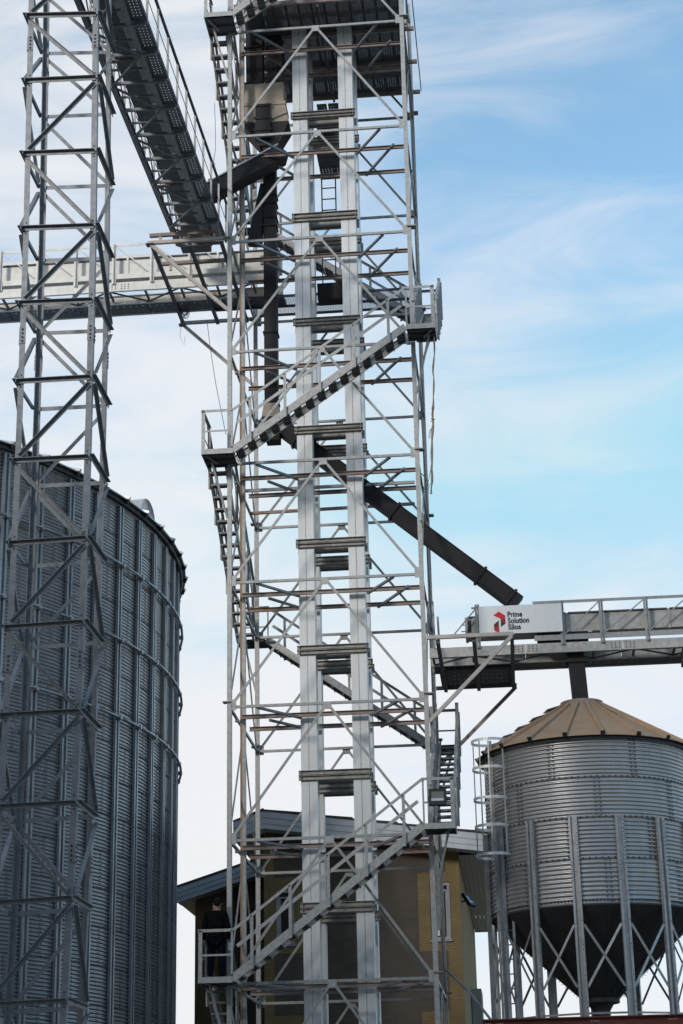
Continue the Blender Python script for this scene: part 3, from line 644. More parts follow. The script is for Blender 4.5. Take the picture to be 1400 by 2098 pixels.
# overhead conveyor running towards the viewer
AX = -.018
oc = thing('overhead_conveyor', (-1.1, -6, 24.3), 'dark overhead conveyor with perforated walkway running out over the mast, seen from below', 'conveyor')
def ox(x, y): return x+AX*(-y)*-1*-1 if False else x+AX*(-y)
Y0, Y1 = .85, -24.0
ys = [Y0-i*1.06 for i in range(24)]
ZK = 24.33
for x, sgn, cm in ((-1.52, 1, 'mast'), (-.55, -1, 'galv_post')):
    for i in range(0, 24, 6):
        ya, yb = ys[i], ys[min(i+6, 23)]
        MB().chan((ox(x, ya), ya-.003, ZK), (ox(x, yb), yb+.003, ZK), .14, .11, .014, (0, 0, 1), flip=(sgn > 0)).build('chord', cm, oc)
for i, y in enumerate(ys[:-1]):
    yn = ys[i+1]
    MB().bar((ox(-1.47, y), y, ZK-.045), (ox(-.30, y), y, ZK-.045), .06, .07).build('cross_member', 'mast', oc)
    ym = (y+yn)/2
    MB().bar((ox(-1.47, ym), ym, ZK-.05), (ox(-.58, ym), ym, ZK-.05), .04, .045).build('cross_member', 'mast', oc)
    a, b = (-1.46, -.60) if i % 2 else (-.60, -1.46)
    MB().bar((ox(a, y), y, ZK-.10), (ox(b, yn), yn, ZK-.10), .04, .04).build('lacing', 'mast', oc)
    if i % 2 == 0 and i < 22:
        ye = ys[i+2]
        m = MB(); m.poly([(ox(-1.24, y), y-.001, ZK+.10), (ox(-.81, y), y-.001, ZK+.10), (ox(-.81, ye), ye+.001, ZK+.10), (ox(-1.24, ye), ye+.001, ZK+.10),
                          (ox(-1.24, y), y-.001, ZK+.55), (ox(-.81, y), y-.001, ZK+.55), (ox(-.81, ye), ye+.001, ZK+.55), (ox(-1.24, ye), ye+.001, ZK+.55)],
                         [(0,1,2,3),(7,6,5,4),(0,4,5,1),(1,5,6,2),(2,6,7,3),(3,7,4,0)])
        m.build('trough', 'tread', oc)
        MB().bar((ox(-.735, y), y-.02, ZK+.08), (ox(-.735, ye), ye+.02, ZK+.08), .145, .02).build('trough_flange', 'conv_light', oc)
    if i % 5 == 2: MB().bar((ox(-1.4, ym), ym-.2, ZK+.03), (ox(-.8, ym), ym-.2, ZK+.03), .1, .03).build('packer', 'primer', oc)
    # walkway plank, edge, rail post
    m = MB(); holes_plank(m, ox(-.54, ym), ox(-.243, ym), yn+.002, y-.002, ZK+.02, 3, [yn+.16+j*.10 for j in range(8)], hs_=.014); m.build('walkway_plank', 'mast', oc)
    MB().bar((ox(-.235, y), y-.04, ZK+.04), (ox(-.235, yn), yn+.04, ZK+.04), .01, .10).build('toe_board', 'dark_steel', oc)
    MB().bar((ox(-.245, y), y, ZK-.05), (ox(-.245, y), y, ZK+1.04), .045, .045, (1, 0, 0)).build('rail_post', 'galv_post', oc)
    MB().bar((ox(-1.43, y), y, ZK+.08), (ox(-1.43, y), y, ZK+1.04), .045, .045, (1, 0, 0)).build('rail_post', 'galv_post', oc)
    MB().bar((ox(-1.43, y), y-.03, ZK+.1), (ox(-1.43, yn), yn+.05, ZK+.9), .02, .03, (1, 0, 0)).build('rail_brace', 'galv', oc)
for x in (-.235, -1.43):
    MB().bar((ox(x, Y0), Y0, ZK+1.07), (ox(x, ys[-1]), ys[-1], ZK+1.07), .055, .055).build('handrail', 'dark_steel', oc)
    MB().bar((ox(x, Y0), Y0, ZK+.55), (ox(x, ys[-1]), ys[-1], ZK+.55), .014, .014).build('guard_wire', 'dark_steel', oc)
MB().box(-1.45, -.70, .9, 1.5, ZK+.06, ZK+.62).build('head_box', 'dark_steel', oc)

# ------------------------------------------------------------------ lattice mast
YM, WM = -12.85, 1.15
FLp = [(66, -98), (64, 31), (61, 164), (57.5, 313), (54, 466), (49, 619), (43.5, 779), (37, 941), (29.5, 1110), (21, 1282), (12, 1462), (2, 1649), (-9.5, 1846), (-22, 2054), (-36, 2280)]
FRp = [(196.5, -100), (195.5, 28), (194.5, 158), (192.5, 308), (190.5, 461), (187.5, 613), (183.5, 771), (179, 934), (173.5, 1100), (167, 1272), (160, 1454), (152, 1641), (142.5, 1836), (131.5, 2046), (118, 2270)]
mast = thing('lattice_mast', (-1.0, YM+WM/2, 0), 'tall square lattice mast of bolted grey angle steel at the left', 'mast')
FL = [pt(u, v, y=YM) for u, v in FLp]; FR = [pt(u, v, y=YM) for u, v in FRp]
BLc = [p+Vector((0, WM, 0)) for p in FL]; BRc = [p+Vector((0, WM, 0)) for p in FR]
nL = len(FL)
def leg_run(pts, ux, uy, m_='mast'):
    for i in range(nL-1):
        p, q = pts[i], pts[i+1]
        m = MB(); t = .011; a = .098
        for P in (p, q): pass
        prof = [(0, 0), (ux*a, 0), (ux*a, uy*t), (ux*t, uy*t), (ux*t, uy*a), (0, uy*a)]
        v = [Vector((P.x+x, P.y+y, P.z)) for P in (p, q) for x, y in prof]; n = 6
        F = [(k, (k+1) % n, n+(k+1) % n, n+k) for k in range(n)] + [tuple(reversed(range(n))), tuple(range(n, 2*n))]
        m.poly(v, F); m.build('leg_angle', m_, mast)
    p = pts[-1]; MB().box(p.x-.05, p.x+.05, p.y-.05, p.y+.05, 0, p.z).build('leg_foot', m_, mast)
c = .05
leg_run([p+Vector((-c, 0, 0)) for p in FL], 1, 1); leg_run([p+Vector((c, 0, 0)) for p in FR], -1, 1)
leg_run([p+Vector((-c, 0, 0)) for p in BLc], 1, -1); leg_run([p+Vector((c, 0, 0)) for p in BRc], -1, -1)
def hor(p, q, off, ext=.06):
    p, q = Vector(p), Vector(q); e = (q-p).normalized(); o = Vector(off)
    MB().angle(p-e*ext+o, q+e*.02+o, .072, .009, (0, 0, -1), flip=(e.cross(Vector((0, 0, -1))).dot(o) < 0)).build('strut_angle', 'mast', mast)
def diag(p, q, off):
    p, q = Vector(p), Vector(q); e = (q-p).normalized(); o = Vector(off)
    if e.z > 0: p, q, e = q, p, -e
    u = o.cross(e); u = u if u.z < 0 else -u
    MB().angle(p+o+e*.02, q+o-e*.02, .066, .009, u, flip=(e.cross(u).dot(o) < 0)).build('brace_angle', 'mast', mast)
bdir = [1, 1, 1, 1, 0, 1, 0, 1, 0, 1, 0, 1, 0, 1]
for i in range(nL):
    hor(FL[i], FR[i], (0, -.012, 0)); hor(BLc[i], BRc[i], (0, .012, 0)); hor(FR[i]+Vector((c, -.04, 0)), BRc[i]+Vector((c, .05, 0)), (.012, 0, 0)); hor(FL[i]+Vector((-c, -.04, 0)), BLc[i]+Vector((-c, .05, 0)), (-.012, 0, 0))
    if i+1 < nL:
        dn = Vector((0, 0, -.11)); upv = Vector((0, 0, .05))
        if i % 2 == 1: diag(FL[i]+dn, FR[i+1]+upv, (0, -.014, 0)); 
        else: diag(FR[i]+dn, FL[i+1]+upv, (0, -.014, 0))
        if bdir[i]: diag(BLc[i]+dn, BRc[i+1]+upv, (0, .014, 0))
        else: diag(BRc[i]+dn, BLc[i+1]+upv, (0, .014, 0))
        s_ = Vector((c, 0, 0))
        if i % 2 == 1: diag(BRc[i]+dn+s_, FR[i+1]+upv+s_, (.014, 0, 0)); diag(BLc[i]+dn-s_, FL[i+1]+upv-s_, (-.014, 0, 0))
        else: diag(FR[i]+dn+s_, BRc[i+1]+upv+s_, (.014, 0, 0)); diag(FL[i]+dn-s_, BLc[i+1]+upv-s_, (-.014, 0, 0))
for i in (1, 5, 9, 11):
    for pts, sx, sy in ((FL, 1, -1), (FR, -1, -1), (BLc, 1, 1), (BRc, -1, 1)):
        mid = pts[i]+(pts[i+1]-pts[i])*(.43 if i != 11 else .55)
        cx = mid.x-sx*c
        pl = MB().box(min(cx-.006*sx, cx+.104*sx), max(cx-.006*sx, cx+.104*sx), mid.y-.010 if sy < 0 else mid.y+.001, mid.y-.001 if sy < 0 else mid.y+.010, mid.z-.15, mid.z+.15)
        pl.box(min(cx-.001*sx, cx-.010*sx), max(cx-.001*sx, cx-.010*sx), min(mid.y-sy*.0, mid.y-sy*.10), max(mid.y, mid.y-sy*.10), mid.z-.17, mid.z+.13)
        pl = pl.build('splice_plate', 'mast', mast)
        b = MB()
        for j in range(4):
            zz = mid.z-.11+j*.073
            yy = mid.y+sy*.010
            b.box(cx+sx*.05-.014, cx+sx*.05+.014, min(yy, yy+sy*.012), max(yy, yy+sy*.012), zz-.014, zz+.014)
            xx = cx-sx*.010; b.box(min(xx, xx-sx*.014), max(xx, xx-sx*.014), mid.y-sy*.055-.013, mid.y-sy*.055+.013, zz-.03, zz-.004)
        b.build('bolt_row', 'bolt', pl, kind='stuff')
b = MB()
for pts, sx in ((FL, 1), (FR, -1)):
    for p in pts:
        for dz in (.09, -.12): b.box(p.x-.011, p.x+.011, p.y-.008, p.y-.001, p.z+dz-.011, p.z+dz+.011)
b.build('bolt_row', 'bolt', mast, kind='stuff')

# ------------------------------------------------------------------ silos
def corr_sheet(R, a0, a1, z0, z1, ncor, amp, seg, th=.012):
    """corrugated curved sheet (outer skin, closed edge thickness) centred on the local origin"""
    m = MB(); npc = 6; nz = ncor*npc; rows = []
    for j in range(nz+1):
        z = z0+(z1-z0)*j/nz; r = R+amp*math.cos(2*PI*j/npc)
        rows.append([len(m.v)+i for i in range(seg+1)])
        for i in range(seg+1):
            a = a0+(a1-a0)*i/seg; m.v.append(Vector((r*math.cos(a), r*math.sin(a), z)))
    for j in range(nz):
        for i in range(seg): m.f.append((rows[j][i], rows[j][i+1], rows[j+1][i+1], rows[j+1][i]))
    return m
def local_mesh(m, name, material, smooth=True):
    me = bpy.data.meshes.new(name); me.from_pydata([tuple(v) for v in m.v], [], m.f); me.materials.append(M[material])
    if smooth: me.polygons.foreach_set('use_smooth', [True]*len(me.polygons))
    me.update(); return me
def put(me, name, parent, rz=0, z=0, kind=None):
    o = bpy.data.objects.new(name, me); COL.objects.link(o); o.parent = parent; o.rotation_euler = (0, 0, rz); o.location = (0, 0, z)
    if kind: o['kind'] = kind
    return o
RG = math.radians
# --- big flat bottomed silo at the left
BX, BY, BR, BZ = -16.689, 6.723, 14.0, 18.14
bs = thing('flat_bottom_silo', (BX, BY, 0), 'huge blue grey corrugated storage silo with vertical stiffeners at lower left', 'silo')
RH = .88; NR = 20
step = RG(4.5)
sheet = local_mesh(corr_sheet(BR, 0, 2*step-RG(.02), 0, RH-.004, 10, .016, 8), 'wall_sheet', 'silo_far')
A_S = RG(-34.2)-9*step
for r_ in range(NR):
    z = BZ-.05-(r_+1)*RH
    for k in range(11):
        put(sheet, 'wall_sheet', bs, A_S+(k*2+(r_ % 2))*step+step*.5, z)
    a0 = A_S+(22+(r_ % 2))*step+step*.5
    rest = corr_sheet(BR, 0, 2*PI-22*step-RG(.02), 0, RH-.004, 3, .011, 60)
    if r_ == 0: rest_me = local_mesh(rest, 'wall_sheet_rest', 'silo_far')
    put(rest_me, 'wall_sheet_rest', bs, a0, z, 'stuff')
def hat(m, R, a, z0, z1, w, d, lip):
    ca, sa = math.cos(a), math.sin(a); rd = Vector((ca, sa, 0)); tg = Vector((-sa, ca, 0))
    prof = [(-w/2-lip, .013), (-w/2, .013), (-w/2+.012, d), (w/2-.012, d), (w/2, .013), (w/2+lip, .013), (w/2+lip, .018), (w/2+.004, .018), (w/2-.008, d+.006), (-w/2+.008, d+.006), (-w/2-.004, .018), (-w/2-lip, .018)]
    n = len(prof); P = [rd*(R+b_)+tg*a_+Vector((0, 0, z)) for z in (z0, z1) for a_, b_ in prof]
    F = [(i, (i+1) % n, n+(i+1) % n, n+i) for i in range(n)]
    m.poly(P, F); return m
def omega(m, R, a, z0, z1, w, d):
    """two folded flanges with a dark hollow between: open channel facing out"""
    ca, sa = math.cos(a), math.sin(a); rd = Vector((ca, sa, 0)); tg = Vector((-sa, ca, 0))
    prof = [(-w/2, .014), (-w/2, d), (-w/2+w*.30, d), (-w/2+w*.30, .03), (w/2-w*.30, .03), (w/2-w*.30, d), (w/2, d), (w/2, .014)]
    n = len(prof); P = [rd*(R+b_)+tg*a_+Vector((0, 0, z)) for z in (z0, z1) for a_, b_ in prof]
    F = [(i, (i+1) % n, n+(i+1) % n, n+i) for i in range(n)] + [tuple(range(n-1, -1, -1)), tuple(range(n, 2*n))]
    m.poly(P, F); return m
zsec = [BZ-.12-i*3.1*RH*.97 for i in range(7)]; zsec = [z for z in zsec if z > .3]+[.25]
stm = []
for a_, b_ in zip(zsec[:-1], zsec[1:]):
    w_ = .20
    me = local_mesh(omega(MB(), BR, 0, b_+.004, a_-.004, w_, .085), 'stiffener', 'stiff', False); stm.append(me)
for k in range(23):
    a = A_S+k*step
    for me in stm: put(me, 'stiffener', bs, a)
rs = MB()
for k in range(23, 80, 1):
    omega(rs, BR, A_S+k*step, .25, BZ-.12, .2, .085)
o = bpy.data.objects.new('stiffener_rest', local_mesh(rs, 'stiffener_rest', 'stiff', False)); COL.objects.link(o); o.parent = bs; o['kind'] = 'stuff'
# wind rings: pipe with clamps
for zr in (16.45, 14.51, 12.57):
    for k in range(22):
        a0 = A_S+k*step; arc = [(BX+(BR+.155)*math.cos(a0+step*i/3), BY+(BR+.155)*math.sin(a0+step*i/3), zr) for i in range(4)]
        MB().tube(arc, .036, 8).build('wind_ring', 'stiff', bs, True)
        a = a0; cv = Vector((math.cos(a), math.sin(a), 0)); tv = Vector((-math.sin(a), math.cos(a), 0)); ctr = Vector((BX, BY, zr))+cv*(BR+.14)
        MB().bar(ctr-tv*.05, ctr+tv*.05, .11, .10).build('ring_clamp', 'stiff', bs)
    arc = [(BX+(BR+.155)*math.cos(A_S+22*step+(2*PI-22*step)*i/90), BY+(BR+.155)*math.sin(A_S+22*step+(2*PI-22*step)*i/90), zr) for i in range(91)]
    MB().tube(arc, .036, 8).build('wind_ring', 'stiff', bs, True)
# seam bolts: rows at every ring joint and double columns at the sheet joints
for r_ in range(NR):
    z = BZ-.05-r_*RH
    b = MB()
    for k in range(int(22*4.5/.48)):
        a = A_S+RG(.48)*k; R_ = BR+.017
        p = Vector((BX+R_*math.cos(a), BY+R_*math.sin(a), z)); rd = Vector((math.cos(a), math.sin(a), 0)); tg = Vector((-rd.y, rd.x, 0))
        b.bar(p-tg*.012, p+tg*.012, .016, .022)
    for k in range(12):
        a0 = A_S+(k*2+(r_ % 2))*step+step*.5
        for dx in (-.035, .035):
            for j in range(10):
                a = a0+dx/BR; p = Vector((BX+(BR+.014)*math.cos(a), BY+(BR+.014)*math.sin(a), z-RH+.088*(j+.0)+.01)); rd = Vector((math.cos(a), math.sin(a), 0)); tg = Vector((-rd.y, rd.x, 0))
                b.bar(p-tg*.011, p+tg*.011, .016, .02)
    b.build('bolt_row', 'dark_steel', bs, kind='stuff')
# roof of radial panels, ribs, eave
tanr = math.tan(RG(19.5)); NP = 80
def roofpt(rad, a, dz=0): return Vector((BX+rad*math.cos(a), BY+rad*math.sin(a), BZ+.03+(BR+.25-rad)*tanr+dz))
for k in range(24):
    a0, a1 = A_S+k*step, A_S+(k+1)*step
    m = MB(); v = [roofpt(BR+.25, a0+.001), roofpt(BR+.25, a1-.001), roofpt(1.2, a1-.001), roofpt(1.2, a0+.001)]
    m.poly([p for p in v]+[p+Vector((0, 0, .03)) for p in v], [(3,2,1,0),(4,5,6,7),(0,1,5,4),(1,2,6,5),(2,3,7,6),(3,0,4,7)]); m.build('roof_panel', 'roof_edge', bs)
    MB().bar(roofpt(BR+.30, a0, .05), roofpt(1.2, a0, .05), .06, .09).build('roof_rib', 'roof_edge', bs)
    e_ = roofpt(BR+.27, a0, -.03); MB().bar(e_, e_+(roofpt(BR-.2, a0)-roofpt(BR+.27, a0)).normalized()*.2+Vector((0, 0, .0)), .09, .12).build('eave_clip', 'bolt', bs)
m = MB()
for k in range(24, 80):
    a0, a1 = A_S+k*step, A_S+(k+1)*step
    m.poly([roofpt(BR+.25, a0), roofpt(BR+.25, a1), roofpt(1.2, a1), roofpt(1.2, a0)], [(0, 1, 2, 3)])
m.build('roof_panel_rest', 'roof_edge', bs, kind='stuff')
arc = [(BX+(BR+.12)*math.cos(A_S+2*PI*i/96), BY+(BR+.12)*math.sin(A_S+2*PI*i/96), BZ-.03) for i in range(96)]
MB().tube(arc, .05, 6, closed=True).build('eave_ring', 'dark_steel', bs)
# two roof vents at the eave
def vent(u, v, s, flipx=False):
    best = None
    d = ray(u, v)
    a = None
    for i in range(4000):
        aa = RG(-70)+RG(100)*i/4000; q = Vector((BX+(BR-.3)*math.cos(aa), BY+(BR-.3)*math.sin(aa), BZ+.35)); w_ = q-CAM; zz = w_.dot(_fw)
        uu = 700+FPX*w_.dot(_rt)/zz; vis = (CAM.x-q.x)*math.cos(aa)+(CAM.y-q.y)*math.sin(aa) > 0
        if vis and (best is None or abs(uu-u) < best): best = abs(uu-u); a = aa
    rd = Vector((math.cos(a), math.sin(a), 0)); tg = Vector((-rd.y, rd.x, 0)); cpt = Vector((BX, BY, BZ+.18))+rd*(BR-.55)
    m = MB(); n = 8; pr = [(-s*.5, .0)]+[(s*.5*math.cos(PI-PI*i/n), .14+s*.42*math.sin(PI-PI*i/n)) for i in range(n+1)]+[(s*.5, .0)]
    P = [cpt+tg*a_+Vector((0, 0, b_)) + rd*.48 for a_, b_ in pr]+[cpt+tg*a_*.96+Vector((0, 0, b_)) - rd*.35 for a_, b_ in pr]; k = len(pr)
    F = [(i, i+1, k+i+1, k+i) for i in range(k-1)]+[tuple(range(k)), tuple(range(2*k-1, k-1, -1))]
    m.poly(P, F); vt = m.build('roof_vent', 'roof_edge', bs, True)
    MB().bar(cpt+rd*.55-tg*s*.5+Vector((0, 0, .02)), cpt+rd*.55+tg*s*.5+Vector((0, 0, .02)), .14, .05).build('vent_lip', 'galv', vt)
vent(287, 1040, 1.1); vent(371, 1190, .7)

# --- hopper silo at the right
HR = 2.35; HE = 10.99
hs2 = thing('hopper_silo', (SX, SY, 0), 'grey corrugated hopper silo with dusty brown conical roof on tall legs', 'silo')
rings = [HE, 10.12, 9.235, 8.34, 7.37]
for r_ in range(4):
    z1, z0 = rings[r_], rings[r_+1]; me = local_mesh(corr_sheet(HR, 0, PI/4-.002, 0, z1-z0-.003, 10, .0125, 10), 'wall_sheet', 'silo')
    off = RG(-90+ (14 if r_ % 2 == 0 else -8.5) - (22 if r_ in (0, 3) else 0)*0)
    if r_ in (0,): off = RG(-90-21)
    if r_ == 1: off = RG(-90+3)
    if r_ == 2: off = RG(-90-13)
    if r_ == 3: off = RG(-90+6)
    for k in range(8): put(me, 'wall_sheet', hs2, off+k*PI/4, z0)
    b = MB()
    for k in range(8):
        for dx in (-.055, .055):
            for j in range(10):
                a = off+k*PI/4+dx/HR; p = Vector((SX+(HR+.012)*math.cos(a), SY+(HR+.012)*math.sin(a), z0+(z1-z0)*(j+.45)/10)); tg = Vector((-math.sin(a), math.cos(a), 0))
                b.bar(p-tg*.013, p+tg*.013, .02, .022)
    nb = 108 if r_ < 3 else 190
    zz = z0+.06 if r_ == 3 else z0
    for k in range(nb):
        a = 2*PI*k/nb; p = Vector((SX+(HR+.018)*math.cos(a), SY+(HR+.018)*math.sin(a), zz)); tg = Vector((-math.sin(a), math.cos(a), 0))
        b.bar(p-tg*.015, p+tg*.015, .022, .03)
    b.build('bolt_row', 'bolt', hs2, kind='stuff')
# eave ring and roof
arc = [(SX+(HR+.03)*math.cos(2*PI*i/64), SY+(HR+.03)*math.sin(2*PI*i/64), HE+.0) for i in range(64)]
MB().tube(arc, .045, 6, closed=True).build('eave_ring', 'dark_steel', hs2)
RA = RG(-90+7.3); NRF = 19; HC = 12.20; EO = .16
def hp(rad, a, dz=0): return Vector((SX+rad*math.cos(a), SY+rad*math.sin(a), HE+.02+(HR+EO-rad)*(HC-HE-.02)/(HR+EO-.55)+dz))
for k in range(NRF):
    a0, a1 = RA+k*2*PI/NRF, RA+(k+1)*2*PI/NRF
    m = MB(); segs = 3; top = []; n0 = []
    for rad in (HR+EO, .55):
        for i in range(segs+1): n0.append(hp(rad, a0+.004+(a1-a0-.008)*i/segs))
    P = n0+[p+Vector((0, 0, .02)) for p in n0]; s1 = segs+1; F = []
    for i in range(segs):
        F += [(i, s1+i, s1+i+1, i+1), (2*s1+i, 2*s1+i+1, 3*s1+i+1, 3*s1+i), (i, i+1, 2*s1+i+1, 2*s1+i), (s1+i, 3*s1+i, 3*s1+i+1, s1+i+1)]
    m.poly(P, F); m.build('roof_panel', 'roof_dust', hs2)
    MB().bar(hp(HR+EO+.02, a0, .055), hp(.55, a0, .04), .075, .07).build('roof_rib', 'roof_dust', hs2)
    e_ = hp(HR+EO+.028, a0, .045); MB().bar(e_, e_+(hp(HR, a0)-hp(HR+.3, a0)).normalized()*.02, .10, .11).build('rib_end', 'bolt', hs2)
# roof cap collar
m = MB(); n = 28
for z, rr in ((HC-.04, .62), (HC+.035, .62), (HC+.04, .50), (HC+.15, .50), (HC+.16, .46), (HC+.17, .15)):
    m.v += [Vector((SX+rr*math.cos(2*PI*i/n), SY+rr*math.sin(2*PI*i/n), z)) for i in range(n)]
for j in range(5):
    for i in range(n): m.f.append((j*n+i, j*n+(i+1) % n, (j+1)*n+(i+1) % n, (j+1)*n+i))
m.build('roof_collar', 'primer', hs2)
# roof steps on the left slope
aL = RG(-90-62)
for i in range(5):
    rad = HR-.02-i*.36; p = hp(rad, RG(-166), .14); q = hp(rad-.42, RG(-166), .02)
    MB().bar(p, q, .40, .02).build('roof_step', 'frame', hs2)
hb = hp(HR-.55, RG(-147), .04); MB().bar(hp(HR-.15, RG(-146), .045), hp(HR-.75, RG(-146), .045), .42, .03).build('roof_hatch', 'roof_dust', hs2)
MB().tube([hp(HR-.25, RG(-152), .06), hp(HR-.27, RG(-151), .11), hp(HR-.33, RG(-148), .11), hp(HR-.35, RG(-147), .06)], .012).build('hatch_handle', 'bolt', hs2)
# cone
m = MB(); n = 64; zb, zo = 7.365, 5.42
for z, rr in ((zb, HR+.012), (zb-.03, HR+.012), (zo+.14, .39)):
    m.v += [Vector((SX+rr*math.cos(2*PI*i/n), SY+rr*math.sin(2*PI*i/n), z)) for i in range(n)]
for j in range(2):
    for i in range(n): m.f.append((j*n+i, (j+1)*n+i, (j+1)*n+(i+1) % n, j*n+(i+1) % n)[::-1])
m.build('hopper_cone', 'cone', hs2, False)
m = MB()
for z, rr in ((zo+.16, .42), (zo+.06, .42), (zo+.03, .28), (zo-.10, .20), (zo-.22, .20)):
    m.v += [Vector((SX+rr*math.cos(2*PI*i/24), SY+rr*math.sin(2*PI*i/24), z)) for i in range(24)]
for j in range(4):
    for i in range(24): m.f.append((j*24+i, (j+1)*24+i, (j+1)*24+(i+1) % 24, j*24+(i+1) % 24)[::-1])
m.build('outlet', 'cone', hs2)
for k in range(16):
    a = RG(-90)+2*PI*k/16+.1
    def cp(t): 
        rr = HR+.018+(.39-HR)*t; return Vector((SX+rr*math.cos(a), SY+rr*math.sin(a), zb-.03+(zo+.14-zb+.03)*t))
    MB().bar(cp(.0), cp(1), .02, .012).build('cone_seam', 'cone', hs2)
    if k % 2 == 0:
        b = MB()
        for j in range(30): p = cp(.02+j*.032)+Vector((math.cos(a), math.sin(a), -1))*.008; b.bar(p-Vector((0, 0, .02)), p+Vector((math.cos(a)*.02, math.sin(a)*.02, -.02)), .016, .016, (1, 0, 0))
        b.build('bolt_row', 'bolt', hs2, kind='stuff')
# legs
LA = RG(-90+13.2); NLG = 15; LB = 4.99
def hv_leg(a, z0, z1):
    ca, sa = math.cos(a), math.sin(a); rd = Vector((ca, sa, 0)); tg = Vector((-sa, ca, 0)); w, d = .19, .10
    prof = [(-w/2, .02), (-w/2, d), (-w/2+.05, d), (-w/2+.062, .045), (w/2-.062, .045), (w/2-.05, d), (w/2, d), (w/2, .02)]
    n = len(prof); P = [Vector((SX, SY, z))+rd*(HR+b_)+tg*a_ for z in (z0, z1) for a_, b_ in prof]
    return MB().poly(P, [(i, (i+1) % n, n+(i+1) % n, n+i) for i in range(n)]+[tuple(range(n-1, -1, -1)), tuple(range(n, 2*n))])
for k in range(NLG):
    a = LA+k*2*PI/NLG
    zj = 8.05
    hv_leg(a, LB, zj-.003).build('leg', 'sleg', hs2); hv_leg(a, zj+.003, 9.26).build('leg', 'sleg', hs2)
    b = MB(); rd = Vector((math.cos(a), math.sin(a), 0)); tg = Vector((-rd.y, rd.x, 0))
    for z in [8.2+i*.085 for i in range(12)]+[5.2, 5.3, 5.75, 5.85, 6.4, 6.5, 7.0, 7.6]:
        p = Vector((SX, SY, z))+rd*(HR+.102)+tg*.072; b.bar(p-tg*.011, p+tg*.011, .006, .022)
    for z in [7.85+i*.08 for i in range(6)]:
        p = Vector((SX, SY, z))+rd*(HR+.102)-tg*.072; b.bar(p-tg*.011, p+tg*.011, .006, .022)
    b.build('bolt_row', 'bolt', hs2, kind='stuff')
    MB().bar(Vector((SX, SY, LB-.0))+rd*(HR-.06)-tg*.0, Vector((SX, SY, LB))+rd*(HR+.16), .24, .02).build('base_plate', 'sleg', hs2)
    a2 = LA+(k+1)*2*PI/NLG
    for (aa, ab) in ((a+.045, a2-.045), (a2-.045, a+.045)):
        p = Vector((SX+(HR+.055)*math.cos(aa), SY+(HR+.055)*math.sin(aa), 6.92)); q = Vector((SX+(HR+.055)*math.cos(ab), SY+(HR+.055)*math.sin(ab), 5.62))
        shift = Vector((math.cos(a), math.sin(a), 0))*(.012 if aa < ab else -.003)
        MB().bar(p+shift, q+shift, .012, .055, (q-p).cross(Vector((math.cos(a), math.sin(a), 0)))).build('cross_brace', 'sleg', hs2)
    p = Vector((SX+(HR+.03)*math.cos(a), SY+(HR+.03)*math.sin(a), 5.08)); q = Vector((SX+(HR+.03)*math.cos(a2), SY+(HR+.03)*math.sin(a2), 5.08)); MB().bar(p, q, .03, .04).build('base_rail', 'sleg', hs2)
# caged ladder
cl2 = thing('caged_ladder', (5.9, 1.6, 5), 'caged access ladder with pale hoops on the left side of the hopper silo', 'ladder')
LYc = 1.45
lx0, lx1 = 5.70, 6.03
for dx_, x in ((0, lx0+.0), (1, lx1)):
    tp = pt(1006 if dx_ == 0 else 1028, 1518 if dx_ == 0 else 1512, y=LYc-.22*dx_); bt = pt(1030 if dx_ == 0 else 1068, 2088, y=LYc-.22*dx_)
    xx = (tp.x+bt.x)/2
    MB().bar((xx, tp.y, bt.z), (xx, tp.y, tp.z), .035, .055, (1, 0, 0)).build('rail', 'sleg', cl2)
    if dx_ == 0: r0 = Vector((xx, tp.y, 0))
    else: r1 = Vector((xx, tp.y, 0))
for i in range(20): MB().bar(r0+Vector((0, 0, 5.12+i*.315)), r1+Vector((0, 0, 5.12+i*.315)), .025, .025).build('rung', 'sleg', cl2)
lm = (r0+r1)/2; dv = (r1-r0).normalized(); nv = Vector((-dv.y, dv.x, 0)); nv = nv if nv.x < 0 else -nv
hz = [11.20, 10.57, 9.88, 9.26, 8.62]
hw_ = (r1-r0).length/2
def hoop(s_, z):
    th = -PI*.62+s_*PI*1.24
    return lm+nv*(.36+.37*math.cos(th))+dv*(.40*math.sin(th))+Vector((0, 0, z))
for z in hz:
    arc = [r0+Vector((0, 0, z))]+[hoop(i/14, z) for i in range(15)]+[r1+Vector((0, 0, z))]
    m = MB(); P = []; n = len(arc)
    for p in arc: P += [p+Vector((0, 0, -.032)), p+Vector((0, 0, .032))]
    cc = lm+nv*.3
    for p in arc:
        w_ = Vector((p.x-cc.x, p.y-cc.y, 0)).normalized()*.006; P += [p+w_+Vector((0, 0, -.032)), p+w_+Vector((0, 0, .032))]
    F = []
    for i in range(n-1):
        a, b_ = 2*i, 2*i+2; c_, d_ = 2*n+2*i, 2*n+2*i+2
        F += [(a, a+1, b_+1, b_), (c_, d_, d_+1, c_+1), (a+1, c_+1, d_+1, b_+1), (a, b_, d_, c_)]
    m.poly(P, F); m.build('hoop', 'leg', cl2)
for s_ in (.12, .36, .5, .64, .88): MB().bar(hoop(s_, hz[-1]-.03), hoop(s_, hz[0]+.03), .035, .006, (hoop(s_, 0)-lm)).build('cage_strap', 'galv_post', cl2)
